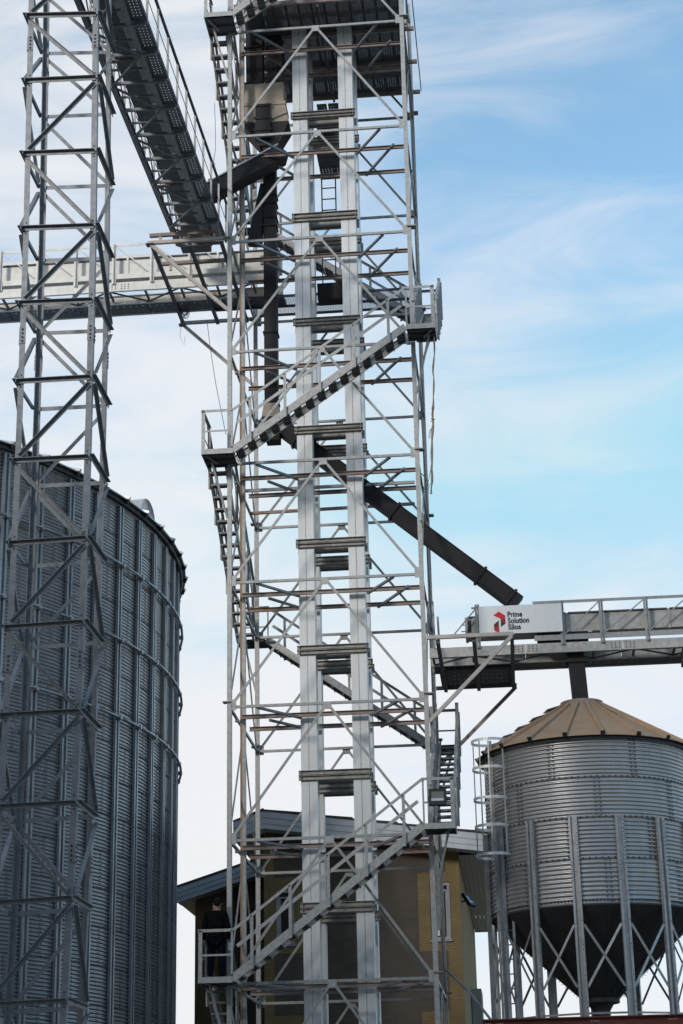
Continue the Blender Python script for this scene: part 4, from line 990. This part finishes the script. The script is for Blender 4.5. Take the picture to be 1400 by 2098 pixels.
# red loading frame under the hopper silo
lf = thing('loading_frame', (SX, SY, 0), 'red oxide steel loading frame carrying the hopper silo legs', 'frame')
FX0, FX1, FY0, FY1 = 5.40, 10.7, -.35, 5.2
for y in (FY0, FY1):
    m = MB(); h = .40; z1 = LB-.012
    m.box(FX0, FX1, y-.11, y+.11, z1-.025, z1); m.box(FX0, FX1, y-.11, y+.11, z1-h, z1-h+.025); m.box(FX0, FX1, y-.008, y+.008, z1-h+.026, z1-.026); m.build('girder', 'red_beam', lf)
for x in (FX0+.1, (FX0+FX1)/2-1.3, (FX0+FX1)/2+1.3, FX1-.1):
    MB().box(x-.1, x+.1, FY0+.12, FY1-.12, LB-.40, LB-.03).build('joist', 'red_beam', lf)
b = MB()
for x0 in (5.47, 5.72, 7.66, 9.26):
    for i in range(4 if x0 > 7 else 3):
        for zz in (LB-.07,): b.box(x0+i*.05-.009, x0+i*.05+.009, FY0-.118, FY0-.111, zz-.05, zz-.03)
b.build('bolt_row', 'conv_light', lf, kind='stuff')
for x in (FX0+.2, FX1-.2):
    for y in (FY0, FY1): MB().box(x-.12, x+.12, y-.10, y+.10, 0, LB-.42).build('column', 'red_beam', lf)

# ------------------------------------------------------------------ sign
SG = thing('company_sign', (6.67, 1.9, 14.33), 'white rectangular company sign with red folded logo on the right conveyor', 'sign')
sx0, sx1, sz0, sz1 = 5.69, 7.655, 13.985, 14.675; sy = 1.895
MB().box(sx0, sx1, sy, sy+.02, sz0, sz1).build('panel', 'white', SG)
def sgp(fx, fy): return (sx0+(sx1-sx0)*fx, sz1-(sz1-sz0)*fy)
def plate(pts, name, m_, dep=.004):
    P = [sgp(*p) for p in pts]; n = len(P)
    MB().poly([(x, sy-.002-dep, z) for x, z in P]+[(x, sy-.002, z) for x, z in P], [tuple(range(n))[::-1], tuple(range(n, 2*n))]+[(i, (i+1) % n, n+(i+1) % n, n+i) for i in range(n)]).build(name, m_, SG)
zl = 14.33
def fz(f): return sz1-(sz1-sz0)*f-14.33
M['logo_top'] = grad_mat('logo red to black', (0.60, 0.012, 0.018), (0.015, 0.004, 0.006), fz(.66), fz(.40))
M['logo_low'] = grad_mat('logo black to red', (0.012, 0.008, 0.010), (0.62, 0.012, 0.02), fz(.90), fz(.64))
plate([(.175, .33), (.243, .20), (.318, .35), (.318, .64), (.262, .75), (.262, .465), (.245, .43)], 'logo_fold', 'logo_top')
plate([(.178, .66), (.236, .52), (.240, .97), (.180, .88)], 'logo_fold', 'logo_low')
for i, (txt, yy) in enumerate((('Prime', .41), ('Solution', .635), ('Silos', .86))):
    cu = bpy.data.curves.new('lettering', 'FONT'); cu.body = txt; cu.size = .182; cu.extrude = .002; cu.offset = .0055; cu.resolution_u = 3; cu.space_character = 1.02
    tmp = bpy.data.objects.new('tmp_text', cu); COL.objects.link(tmp)
    bpy.context.view_layer.update()
    me = bpy.data.meshes.new_from_object(tmp.evaluated_get(bpy.context.evaluated_depsgraph_get()))
    bpy.data.objects.remove(tmp)
    xw = max(v.co.x for v in me.vertices)-min(v.co.x for v in me.vertices)
    want = {'Prime': .175, 'Solution': .255, 'Silos': .152}[txt]*(sx1-sx0); k = want/xw; xm = min(v.co.x for v in me.vertices)
    X0, Z0 = sgp(.348, yy)
    for v in me.vertices:
        x, y, z = v.co; v.co = (X0+(x-xm)*k-SG.location.x, sy-.005-z-SG.location.y, Z0+y*1.02-SG.location.z)
    me.materials.clear(); me.materials.append(M['black_ink']); me.name = 'lettering'
    o = bpy.data.objects.new('lettering', me); COL.objects.link(o); o.parent = SG

# ------------------------------------------------------------------ house
HY = 11.0; WY = 17.5
hz0 = pt(540, 1660, y=HY-.8); hz1 = pt(1000, 1707, y=HY-.8); hzl = pt(478, 1683, y=HY-.8)
house = thing('brick_house', (2, HY+6, 0), 'dark brown and ochre brick house with grey eaves behind the tower', 'house')
X0h, X1h = pt(541, 1850, y=HY).x, pt(945, 1880, y=HY).x
sr = (hz1.z-hz0.z)/(hz1.x-hz0.x); sl = (hzl.z-hz0.z)/(hzl.x-hz0.x)
def rz(x): return hz0.z+(x-hz0.x)*(sr if x > hz0.x else sl)
# walls as boards of brick butted round the window openings
w1 = [pt(565, 1823, y=HY), pt(605, 1935, y=HY)]; w2 = [pt(880, 1808, y=HY), pt(926, 1925, y=HY)]
wins = [(w1[0].x, w1[1].x, w1[1].z, w1[0].z), (w2[0].x, w2[1].x, w2[1].z, w2[0].z)]
TH = .3; FT = .52        # wall thickness, fascia drop below the roof edge
def wallpoly(x0, x1, z0, z1, m_, name, y0=HY, y1=HY+TH):
    """upright wall piece; z1 None: follows the rake"""
    za, zb_ = (rz(x0)-.30, rz(x1)-.30) if z1 is None else (z1, z1)
    MB().poly([(x0,y0,z0),(x1,y0,z0),(x1,y1,z0),(x0,y1,z0),(x0,y0,za),(x1,y0,zb_),(x1,y1,zb_),(x0,y1,za)], [(0,3,2,1),(4,5,6,7),(0,1,5,4),(1,2,6,5),(2,3,7,6),(3,0,4,7)]).build(name, m_, house)
a1, a2 = wins[0], wins[1]
zo1, zo2 = 9.87, 7.81        # ochre band round the windows
xo = pt(562, 1900, y=HY).x; xs = pt(640, 1900, y=HY).x; xd = pt(857, 1850, y=HY).x; xe = pt(915, 1850, y=HY).x
zb1 = 6.16
for x0, x1, z0, z1, mm in (
    (X0h, xo, 0, None, 'ochre'), (xo, xs, zo1, None, 'stone'),
    (xo, a1[0], zo2, zo1, 'ochre'), (a1[1], xs, zo2, zo1, 'ochre'), (a1[0], a1[1], a1[3], zo1, 'ochre'), (a1[0], a1[1], zo2, a1[2], 'ochre'),
    (xo, xs, zb1, zo2, 'stone'), (xo, xs, 0, zb1, 'ochre'),
    (xs, xd, 0, None, 'stone'),
    (xd, xe, zo1, None, 'stone'), (xe, X1h, zo1, None, 'ochre'),
    (xd, a2[0], zo2-.06, zo1, 'ochre'), (a2[1], X1h, zo2-.06, zo1, 'ochre'), (a2[0], a2[1], a2[3], zo1, 'ochre'), (a2[0], a2[1], zo2-.06, a2[2], 'ochre'),
    (xd, xe, zb1, zo2-.06, 'stone'), (xe, X1h, 0, zo2-.06, 'ochre'), (xd, xe, 0, zb1, 'ochre')):
    if x1-x0 > .01: wallpoly(x0+.001, x1-.001, z0, z1, mm, 'brick_panel' if mm == 'ochre' else 'dark_brick_panel')
HB = HY+15.5
MB().box(X1h-TH, X1h, HY+TH+.002, HB, 0, rz(X1h)-.32).build('side_wall', 'ochre', house); MB().box(X0h, X0h+TH, HY+TH+.002, HB, 0, rz(X0h)-.45).build('side_wall', 'stone', house)
MB().box(X0h, X1h, HB, HB+TH, 0, rz(X1h)-.4).build('rear_wall', 'stone', house)
MB().box(X1h+.02, X1h+.32, HY+7, HY+9, 0, 7.4).build('side_buttress', 'plaster', house)
for (x0, x1, z0, z1) in wins:
    fr = MB(); f_ = .085; y0, y1 = HY+.03, HY+.12
    fr.box(x0+.01, x0+f_, y0, y1, z0+.01, z1-.01); fr.box(x1-f_, x1-.01, y0, y1, z0+.01, z1-.01); fr.box(x0+f_+.001, x1-f_-.001, y0, y1, z0+.01, z0+f_); fr.box(x0+f_+.001, x1-f_-.001, y0, y1, z1-f_, z1-.01)
    fr.box(x0+f_+.001, x1-f_-.001, y0+.01, y1-.01, z1-.24, z1-.20)
    wn = fr.build('window', 'upvc', house)
    sa = MB(); g2 = f_+.05
    sa.box(x0+f_+.002, x0+g2, y0+.02, y1-.01, z0+f_+.002, z1-.245); sa.box(x1-g2, x1-f_-.002, y0+.02, y1-.01, z0+f_+.002, z1-.245); sa.build('sash', 'upvc', wn)
    MB().box(x0+f_, x1-f_, y1-.03, y1-.02, z0+f_, z1-f_).build('pane', 'glass', wn)
    MB().box(x0-.02, x1+.02, HY-.05, HY+.029, z0-.045, z0-.003).build('sill', 'upvc', wn)
MB().box(a2[0]+.10, a2[0]+.24, HY+.075, HY+.08, a2[2]+.12, a2[2]+.38).build('notice_card', 'paper', house)
# roof: two planes with boarded fascia and slatted soffit
YF = HY-.8; YBk = HB+.6
xl, xr = hzl.x, hz1.x+.02
def roofslab(x0, x1, fz_, y0, y1, up0, up1, m_, name, par):
    MB().poly([(x0,y0,fz_(x0)+up0),(x1,y0,fz_(x1)+up0),(x1,y1,fz_(x1)+up0),(x0,y1,fz_(x0)+up0),(x0,y0,fz_(x0)+up1),(x1,y0,fz_(x1)+up1),(x1,y1,fz_(x1)+up1),(x0,y1,fz_(x0)+up1)], [(0,3,2,1),(4,5,6,7),(0,1,5,4),(1,2,6,5),(2,3,7,6),(3,0,4,7)]).build(name, m_, par)
rf = MB()
for x0, x1 in ((xl, hz0.x), (hz0.x, xr)):
    nsg = 1 if x0 == xl else 5
    for i in range(nsg):
        xa, xb = x0+(x1-x0)*i/nsg, x0+(x1-x0)*(i+1)/nsg
        ra, rb = rz(xa+1e-4)-(.015*i if x0 != xl else 0), rz(xb-1e-4)+.025-(.015*i if x0 != xl else 0)
        rf.poly([(xa,YF-.05,rz(xa)-.02),(xb,YF-.05,rz(xb)-.02),(xb,YBk,rz(xb)-.02),(xa,YBk,rz(xa)-.02),(xa,YF-.05,rz(xa)+.02),(xb,YF-.05,rz(xb)+.055),(xb,YBk,rz(xb)+.055),(xa,YBk,rz(xa)+.02)], [(0,3,2,1),(4,5,6,7),(0,1,5,4),(1,2,6,5),(2,3,7,6),(3,0,4,7)])
roof = rf.build('roof', 'shingle', house)
for x0, x1 in ((xl, hz0.x-.001), (hz0.x+.001, xr)):
    for j, (u0, u1, yo_) in enumerate(((-.20, -.022, -.02), (-.36, -.203, 0.0), (-.50, -.363, .02))):
        roofslab(x0, x1, rz, YF+yo_, YF+.06, u0, u1, 'fascia', 'fascia_board', roof)
    ns = int((x1-x0)/.19)
    for i in range(ns):
        xa, xb = x0+(x1-x0)*i/ns, x0+(x1-x0)*(i+1)/ns
        roofslab(xa+.006, xb-.006, rz, YF+.065, HY-.002, -.47, -.445, 'soffit', 'soffit_slat', roof)
    roofslab(x0, x1, rz, YF+.07, HY-.002, -.44, -.43, 'bolt', 'soffit_backing', roof)
# right eave running away from the viewer: fascia, soffit boards
ze = rz(xr)
MB().box(xr-.05, xr+.005, YF, YBk, ze-.42, ze-.03).build('eave_fascia', 'fascia', roof)
for i in range(6):
    xa, xb = X1h+(xr-.055-X1h)*i/6, X1h+(xr-.055-X1h)*(i+1)/6
    MB().box(xa+.004, xb-.004, HY+.001, YBk-.1, ze-.46, ze-.43).build('soffit_board', 'soffit', roof)
MB().box(xr+.006, xr+.1, YF, YBk, ze-.14, ze-.02).build('gutter', 'conv_grey', roof)
MB().box(X1h, xr, YBk-.1, YBk, ze-.52, ze-.05).build('end_fascia', 'soffit', roof)
MB().box(xl+.01, X0h, YF+.07, YBk, rz(xl)-.5, rz(xl)-.47).build('soffit_board', 'soffit', roof)
# left wing set back
wl, wr = pt(362, 1818, y=WY-.8), pt(530, 1760, y=WY-.8)
sw = (wr.z-wl.z)/(wr.x-wl.x)
def wz(x): return wl.z+(x-wl.x)*sw
wx0, wx1, wxo = pt(400, 1900, y=WY).x, X0h-.004, pt(462, 1900, y=WY).x
for x0, x1, mm in ((wx0, wxo, 'ochre'), (wxo, wx1, 'stone')):
    MB().poly([(x0,WY,0),(x1,WY,0),(x1,WY+TH,0),(x0,WY+TH,0),(x0,WY,wz(x0)-.42),(x1,WY,wz(x1)-.42),(x1,WY+TH,wz(x1)-.42),(x0,WY+TH,wz(x0)-.42)], [(0,3,2,1),(4,5,6,7),(0,1,5,4),(1,2,6,5),(2,3,7,6),(3,0,4,7)]).build('wing_wall', mm, house)
MB().box(wx0, wx0+TH, WY+TH+.002, WY+9, 0, wz(wx0)-.45).build('wing_wall', 'ochre', house)
wlx, wrx = wl.x, X0h-.01
wroof = MB(); 
wroof.poly([(wlx,WY-.85,wz(wlx)-.02),(wrx,WY-.85,wz(wrx)-.02),(wrx,WY+9.5,wz(wrx)-.02),(wlx,WY+9.5,wz(wlx)-.02),(wlx,WY-.85,wz(wlx)+.05),(wrx,WY-.85,wz(wrx)+.05),(wrx,WY+9.5,wz(wrx)+.05),(wlx,WY+9.5,wz(wlx)+.05)], [(0,3,2,1),(4,5,6,7),(0,1,5,4),(1,2,6,5),(2,3,7,6),(3,0,4,7)])
wroof = wroof.build('wing_roof', 'shingle', house)
for u0, u1, yo_ in ((-.19, -.022, -.02), (-.34, -.193, 0.0), (-.48, -.343, .02)): roofslab(wlx, wrx, wz, WY-.8+yo_, WY-.74, u0, u1, 'fascia', 'fascia_board', wroof)
for i in range(14):
    xa, xb = wlx+(wrx-wlx)*i/14, wlx+(wrx-wlx)*(i+1)/14
    roofslab(xa+.006, xb-.006, wz, WY-.735, WY-.002, -.45, -.425, 'soffit', 'soffit_slat', wroof)
for i in range(3):
    xa, xb = wlx+.02+(wx0-wlx-.02)*i/3, wlx+.02+(wx0-wlx-.02)*(i+1)/3
    roofslab(xa+.004, xb-.004, wz, WY+.002, WY+9.4, -.45, -.425, 'soffit', 'soffit_board', wroof)

# ------------------------------------------------------------------ lamps
def floodlight(c, w, h, tilt, yaw_, label, glow):
    r = thing('floodlight', c, label, 'floodlight')
    R_ = Matrix.Rotation(yaw_, 4, 'Z') @ Matrix.Rotation(tilt, 4, 'X')
    def tb(m): m.v = [R_ @ v + Vector(c) for v in m.v]; return m
    m = MB(); f_ = .055
    m.box(-w/2, w/2, .0, .09, -h/2, -h/2+f_*1.6); m.box(-w/2, w/2, .0, .09, h/2-f_, h/2); m.box(-w/2, -w/2+f_, .0, .09, -h/2+f_*1.6, h/2-f_); m.box(w/2-f_, w/2, .0, .09, -h/2+f_*1.6, h/2-f_); m.box(-w/2+f_, w/2-f_, .05, .09, -h/2+f_*1.6, h/2-f_)
    tb(m).build('housing', 'black_plastic', r)
    tb(MB().box(-w/2+f_, w/2-f_, .015, .02, -h/2+f_*1.6, h/2-f_)).build('glass', 'lens', r)
    tb(MB().box(-w/2+f_+.005, w/2-f_-.005, .008, .014, -h/2+f_*1.6+.005, -h/2+f_*1.6+.06)).build('reflector', 'reflector', r)
    tb(MB().box(-w/2-.02, -w/2-.005, .03, .06, -.1, .02).box(w/2+.005, w/2+.02, .03, .06, -.1, .02)).build('bracket', 'black_plastic', r)
    for i in range(3): pass
    return r
fp = pt(896.5, 1632, y=-.97)
floodlight(fp, .385, .365, RG(-8), 0, 'square black floodlight fixed to the lower right stair landing', True)
wlp = pt(963, 1842, y=12.0)
floodlight(wlp, .34, .42, RG(-35), RG(62), 'black floodlight on the house wall under the right eave', False)
MB().bar(wlp+Vector((-.3, .1, -.06)), wlp+Vector((0, .07, -.02)), .04, .04).build('arm', 'black_plastic', bpy.data.objects['floodlight.001'])

# ------------------------------------------------------------------ man on the landing (back view)
def skin_mesh(name, verts, edges, radii, material, parent, sub=2, root=0):
    me = bpy.data.meshes.new(name); me.from_pydata([tuple(v) for v in verts], edges, [])
    o = bpy.data.objects.new(name, me); COL.objects.link(o)
    md = o.modifiers.new('skin', 'SKIN'); md.use_smooth_shade = True
    sv = me.skin_vertices[0].data
    for i, r in enumerate(radii): sv[i].radius = r if isinstance(r, tuple) else (r, r); sv[i].use_root = (i == root)
    s2 = o.modifiers.new('sub', 'SUBSURF'); s2.levels = sub; s2.render_levels = sub
    bpy.context.view_layer.update()
    dg = bpy.context.evaluated_depsgraph_get(); nm = bpy.data.meshes.new_from_object(o.evaluated_get(dg))
    bpy.data.objects.remove(o); nm.materials.clear(); nm.materials.append(M[material]); nm.name = name
    nm.polygons.foreach_set('use_smooth', [True]*len(nm.polygons))
    r = bpy.data.objects.new(name, nm); COL.objects.link(r); r.parent = parent; return r
mp = pt(441, 1995, y=-.42)
man = thing('person', (mp.x+.02, -.42, L[8]+.004), 'man in black jacket and dark trousers standing with his back turned on the lowest landing', 'person')
# local axes: x right, y away from the viewer (the way he faces), z up; height 1.78
bv = [(0, 0, .95), (0, .0, 1.12), (0, -.01, 1.30), (0, -.01, 1.45), (0.005, .01, 1.53), (.015, .03, 1.60), (.025, .05, 1.66), (.028, .05, 1.72),
      (-.10, 0, .90), (-.115, .0, .50), (-.12, -.03, .10), (-.13, .10, .035), (.10, 0, .90), (.12, .01, .50), (.125, -.02, .10), (.14, .11, .035),
      (-.19, -.01, 1.43), (-.255, -.03, 1.13), (-.265, .05, .90), (-.265, .08, .83), (.19, -.01, 1.43), (.25, -.02, 1.13), (.265, .08, .92), (.27, .12, .85)]
be = [(0,1),(1,2),(2,3),(3,4),(4,5),(5,6),(6,7),(0,8),(8,9),(9,10),(10,11),(0,12),(12,13),(13,14),(14,15),(3,16),(16,17),(17,18),(18,19),(3,20),(20,21),(21,22),(22,23)]
brd = [(.15,.11),(.14,.10),(.16,.11),(.13,.09),(.055,.055),(.075,.085),(.082,.098),(.062,.075),(.085,.09),(.06,.065),(.042,.045),(.035,.03),(.085,.09),(.06,.065),(.042,.045),(.035,.03),(.065,.065),(.045,.045),(.030,.032),(.034,.022),(.065,.065),(.045,.045),(.030,.032),(.034,.022)]
body = skin_mesh('body', bv, be, brd, 'skin', man)
# fingers, rooted in the palms
for sgn, base in ((-1, Vector((-.265, .08, .83))), (1, Vector((.27, .12, .85)))):
    for i, (dy, ln) in enumerate(((-.022, .072), (-.007, .082), (.008, .078), (.022, .06))):
        p0 = base+Vector((0, dy, -.0)); p1 = p0+Vector((0, .004, -ln*.55)); p2 = p1+Vector((-sgn*.012, .010, -ln*.42)); p3 = p2+Vector((-sgn*.016, .008, -ln*.25))
        skin_mesh('finger', [p0, p1, p2, p3], [(0,1),(1,2),(2,3)], [.010, .009, .0085, .007], 'skin', body, 1)
    t0 = base+Vector((0, .018, .035)); skin_mesh('thumb', [t0, t0+Vector((-sgn*.012, .035, -.03)), t0+Vector((-sgn*.016, .042, -.065))], [(0,1),(1,2)], [.013, .011, .009], 'skin', body, 1)
# jacket, trousers, shoes, hair, ears
jv = [(0, 0, .84), (0, 0, 1.0), (0, -.005, 1.15), (0, -.012, 1.30), (0, -.012, 1.43), (.003, .0, 1.51), (-.185, -.012, 1.42), (-.255, -.03, 1.15), (-.268, .03, .97), (-.268, .06, .885), (.185, -.012, 1.42), (.252, -.02, 1.15), (.266, .06, .97), (.27, .09, .905)]
je = [(0,1),(1,2),(2,3),(3,4),(4,5),(4,6),(6,7),(7,8),(8,9),(4,10),(10,11),(11,12),(12,13)]
skin_mesh('jacket', jv, je, [(.205,.145),(.20,.14),(.19,.13),(.205,.14),(.165,.115),(.075,.075),(.095,.09),(.075,.075),(.062,.062),(.055,.055),(.095,.09),(.075,.075),(.062,.062),(.055,.055)], 'cloth', man, root=1)
tv = [(0, 0, .93), (-.095, 0, .84), (-.115, .005, .48), (-.122, -.02, .09), (.095, 0, .84), (.12, .01, .48), (.127, -.015, .09)]
skin_mesh('trousers', tv, [(0,1),(1,2),(2,3),(0,4),(4,5),(5,6)], [(.165,.13),(.11,.115),(.082,.085),(.068,.075),(.11,.115),(.082,.085),(.068,.075)], 'jeans', man)
for x in (-.128, .138): skin_mesh('shoe', [(x, -.08, .045), (x, .04, .045), (x+(.01 if x > 0 else -.01), .16, .035)], [(0,1),(1,2)], [(.045,.045),(.05,.045),(.045,.032)], 'bolt', man)
skin_mesh('hair', [(.010, -.002, 1.575), (.014, .0, 1.63), (.02, .012, 1.69), (.027, .045, 1.745), (.03, .09, 1.75)], [(0,1),(1,2),(2,3),(3,4)], [(.055,.045),(.084,.07),(.098,.095),(.09,.078),(.06,.04)], 'hair', man)
for x in (-.062, .115): skin_mesh('ear', [(x, .05, 1.63), (x, .04, 1.67)], [(0,1)], [.016, .02], 'skin', body, 1)
skin_mesh('nose', [(.03, .135, 1.67), (.032, .155, 1.635)], [(0,1)], [.012, .018], 'skin', body, 1)
hnd = Vector(man.location)+Vector((.275, .13, .80))
pp = MB().poly([hnd+Vector(v) for v in ((-.03,-.05,-.12),(.035,-.02,-.13),(.03,-.03,.03),(-.025,-.045,.04),(-.03,-.046,-.12),(.035,-.016,-.13),(.03,-.026,.03),(-.025,-.041,.04))], [(0,1,2,3),(7,6,5,4),(0,4,5,1),(1,5,6,2),(2,6,7,3),(3,7,4,0)])
tag(pp.build('paper_sheet', 'paper'), 'small white paper held in the right hand of the man on the landing', 'paper')

# ------------------------------------------------------------------ ropes and wires
def wob(p, q, n, amp, sag=0):
    p, q = Vector(p), Vector(q); out = []
    for i in range(n+1):
        t = i/n; out.append(p+(q-p)*t+Vector((random.uniform(-amp, amp), random.uniform(-amp, amp), -sag*4*t*(1-t))))
    return out
rp = pt(890, 690, y=-.55); rq = pt(884.5, 1012, y=-.55)
rope = thing('hanging_rope', rp, 'frayed brown rope hanging below the mid height right landing', 'rope')
main = wob(rp, rq, 26, .012)
MB().tube(main, [.018+.010*(1 if 12 <= i <= 24 else 0)+.006*math.sin(i*1.7) for i in range(27)], 6).build('strand', 'rope', rope)
MB().tube([p+Vector((.02*math.sin(i*.9), .02*math.cos(i*.9), 0)) for i, p in enumerate(main)], .009, 5).build('strand', 'rope', rope)
kn = main[14]; MB().tube([kn+Vector((-.03, 0, .05)), kn+Vector((.03, -.02, .02)), kn+Vector((-.03, .01, -.02)), kn+Vector((.02, 0, -.06))], .026, 6).build('knot', 'rope', rope)
for k in range(5):
    i = random.choice((14, 15, 20, 22, 24)); MB().tube([main[i], main[i]+Vector((random.uniform(-.1, -.03), 0, -.12)), main[i]+Vector((random.uniform(-.12, -.02), 0, -.3))], .005, 4).build('frayed_end', 'rope', rope)
MB().tube([main[21], pt(878, 985, y=-.3), pt(873, 1000, y=0)], .007, 4).build('tie_cord', 'rope', rope)
gc = thing('green_cord', pt(870, 990, y=0), 'green cord tied round the right tower post above the black chute', 'cord')
gp = [pt(u, v, y=-.06) for u, v in ((863, 970), (872, 978), (878, 992), (874, 1003), (864, 1002))]; MB().tube(gp, .011, 5).build('loop', 'green_wire', gc)
gp = [pt(u, v, y=-.07) for u, v in ((862, 1066), (866, 1074), (866, 1082))]; MB().tube(gp, .014, 5).build('tail', 'green_wire', gc)
cb = MB().tube([pt(424, 655, y=.3), pt(432, 720, y=.3), pt(443, 790, y=.3), pt(463, 890, y=.3)], .008, 5); tag(cb.build('thin_cable', 'wire'), 'thin cable slanting down to the landing left of the middle front flight', 'cable')
cb = MB().tube([pt(440, 211, y=-.4), pt(441.5, 260, y=-.4), pt(442, 305, y=-.4), pt(438, 330, y=-.4), pt(441, 338, y=-.4)], .007, 5); tag(cb.build('loose_wire', 'wire'), 'loose wire dangling left of the upper left stair flight', 'wire')
co = thing('wire_coil', pt(378, 612, y=3.6), 'tangled coil of wire hanging from the left bracket', 'wire')
for k in range(7):
    cx_, cy_ = 378+random.uniform(-3, 5), 630+random.uniform(-4, 4); w_, h_ = random.uniform(4, 9), random.uniform(13, 22)
    pts_ = [pt(cx_+w_*math.cos(2*PI*i/14), cy_+h_*math.sin(2*PI*i/14), y=3.55+k*.03) for i in range(14)]
    MB().tube(pts_, .010, 4, closed=True).build('loop', 'rope' if k < 3 else 'wire', co)
MB().tube([pt(379, 560, y=3.6), pt(378, 612, y=3.6)], .006, 4).build('tail', 'wire', co); MB().tube([pt(373, 655, y=3.6), pt(369, 690, y=3.6), pt(378, 708, y=3.6), pt(379, 690, y=3.6)], .006, 4).build('tail', 'rope', co)
gy = MB().tube([pt(912, 1985, y=4.7), pt(960, 2030, y=2.5), pt(1008, 2092, y=.2)], .03, 6); tag(gy.build('guy_pipe', 'mast'), 'thin grey pipe slanting from the house side down to the red frame', 'pipe')
hw2 = MB().tube([pt(1222, 1437, y=2.0), pt(1240, 1450, y=1.7), pt(1265, 1463, y=1.3)], .006, 4); tag(hw2.build('roof_wire', 'wire'), 'thin wire running down the right slope of the dusty silo roof', 'wire')
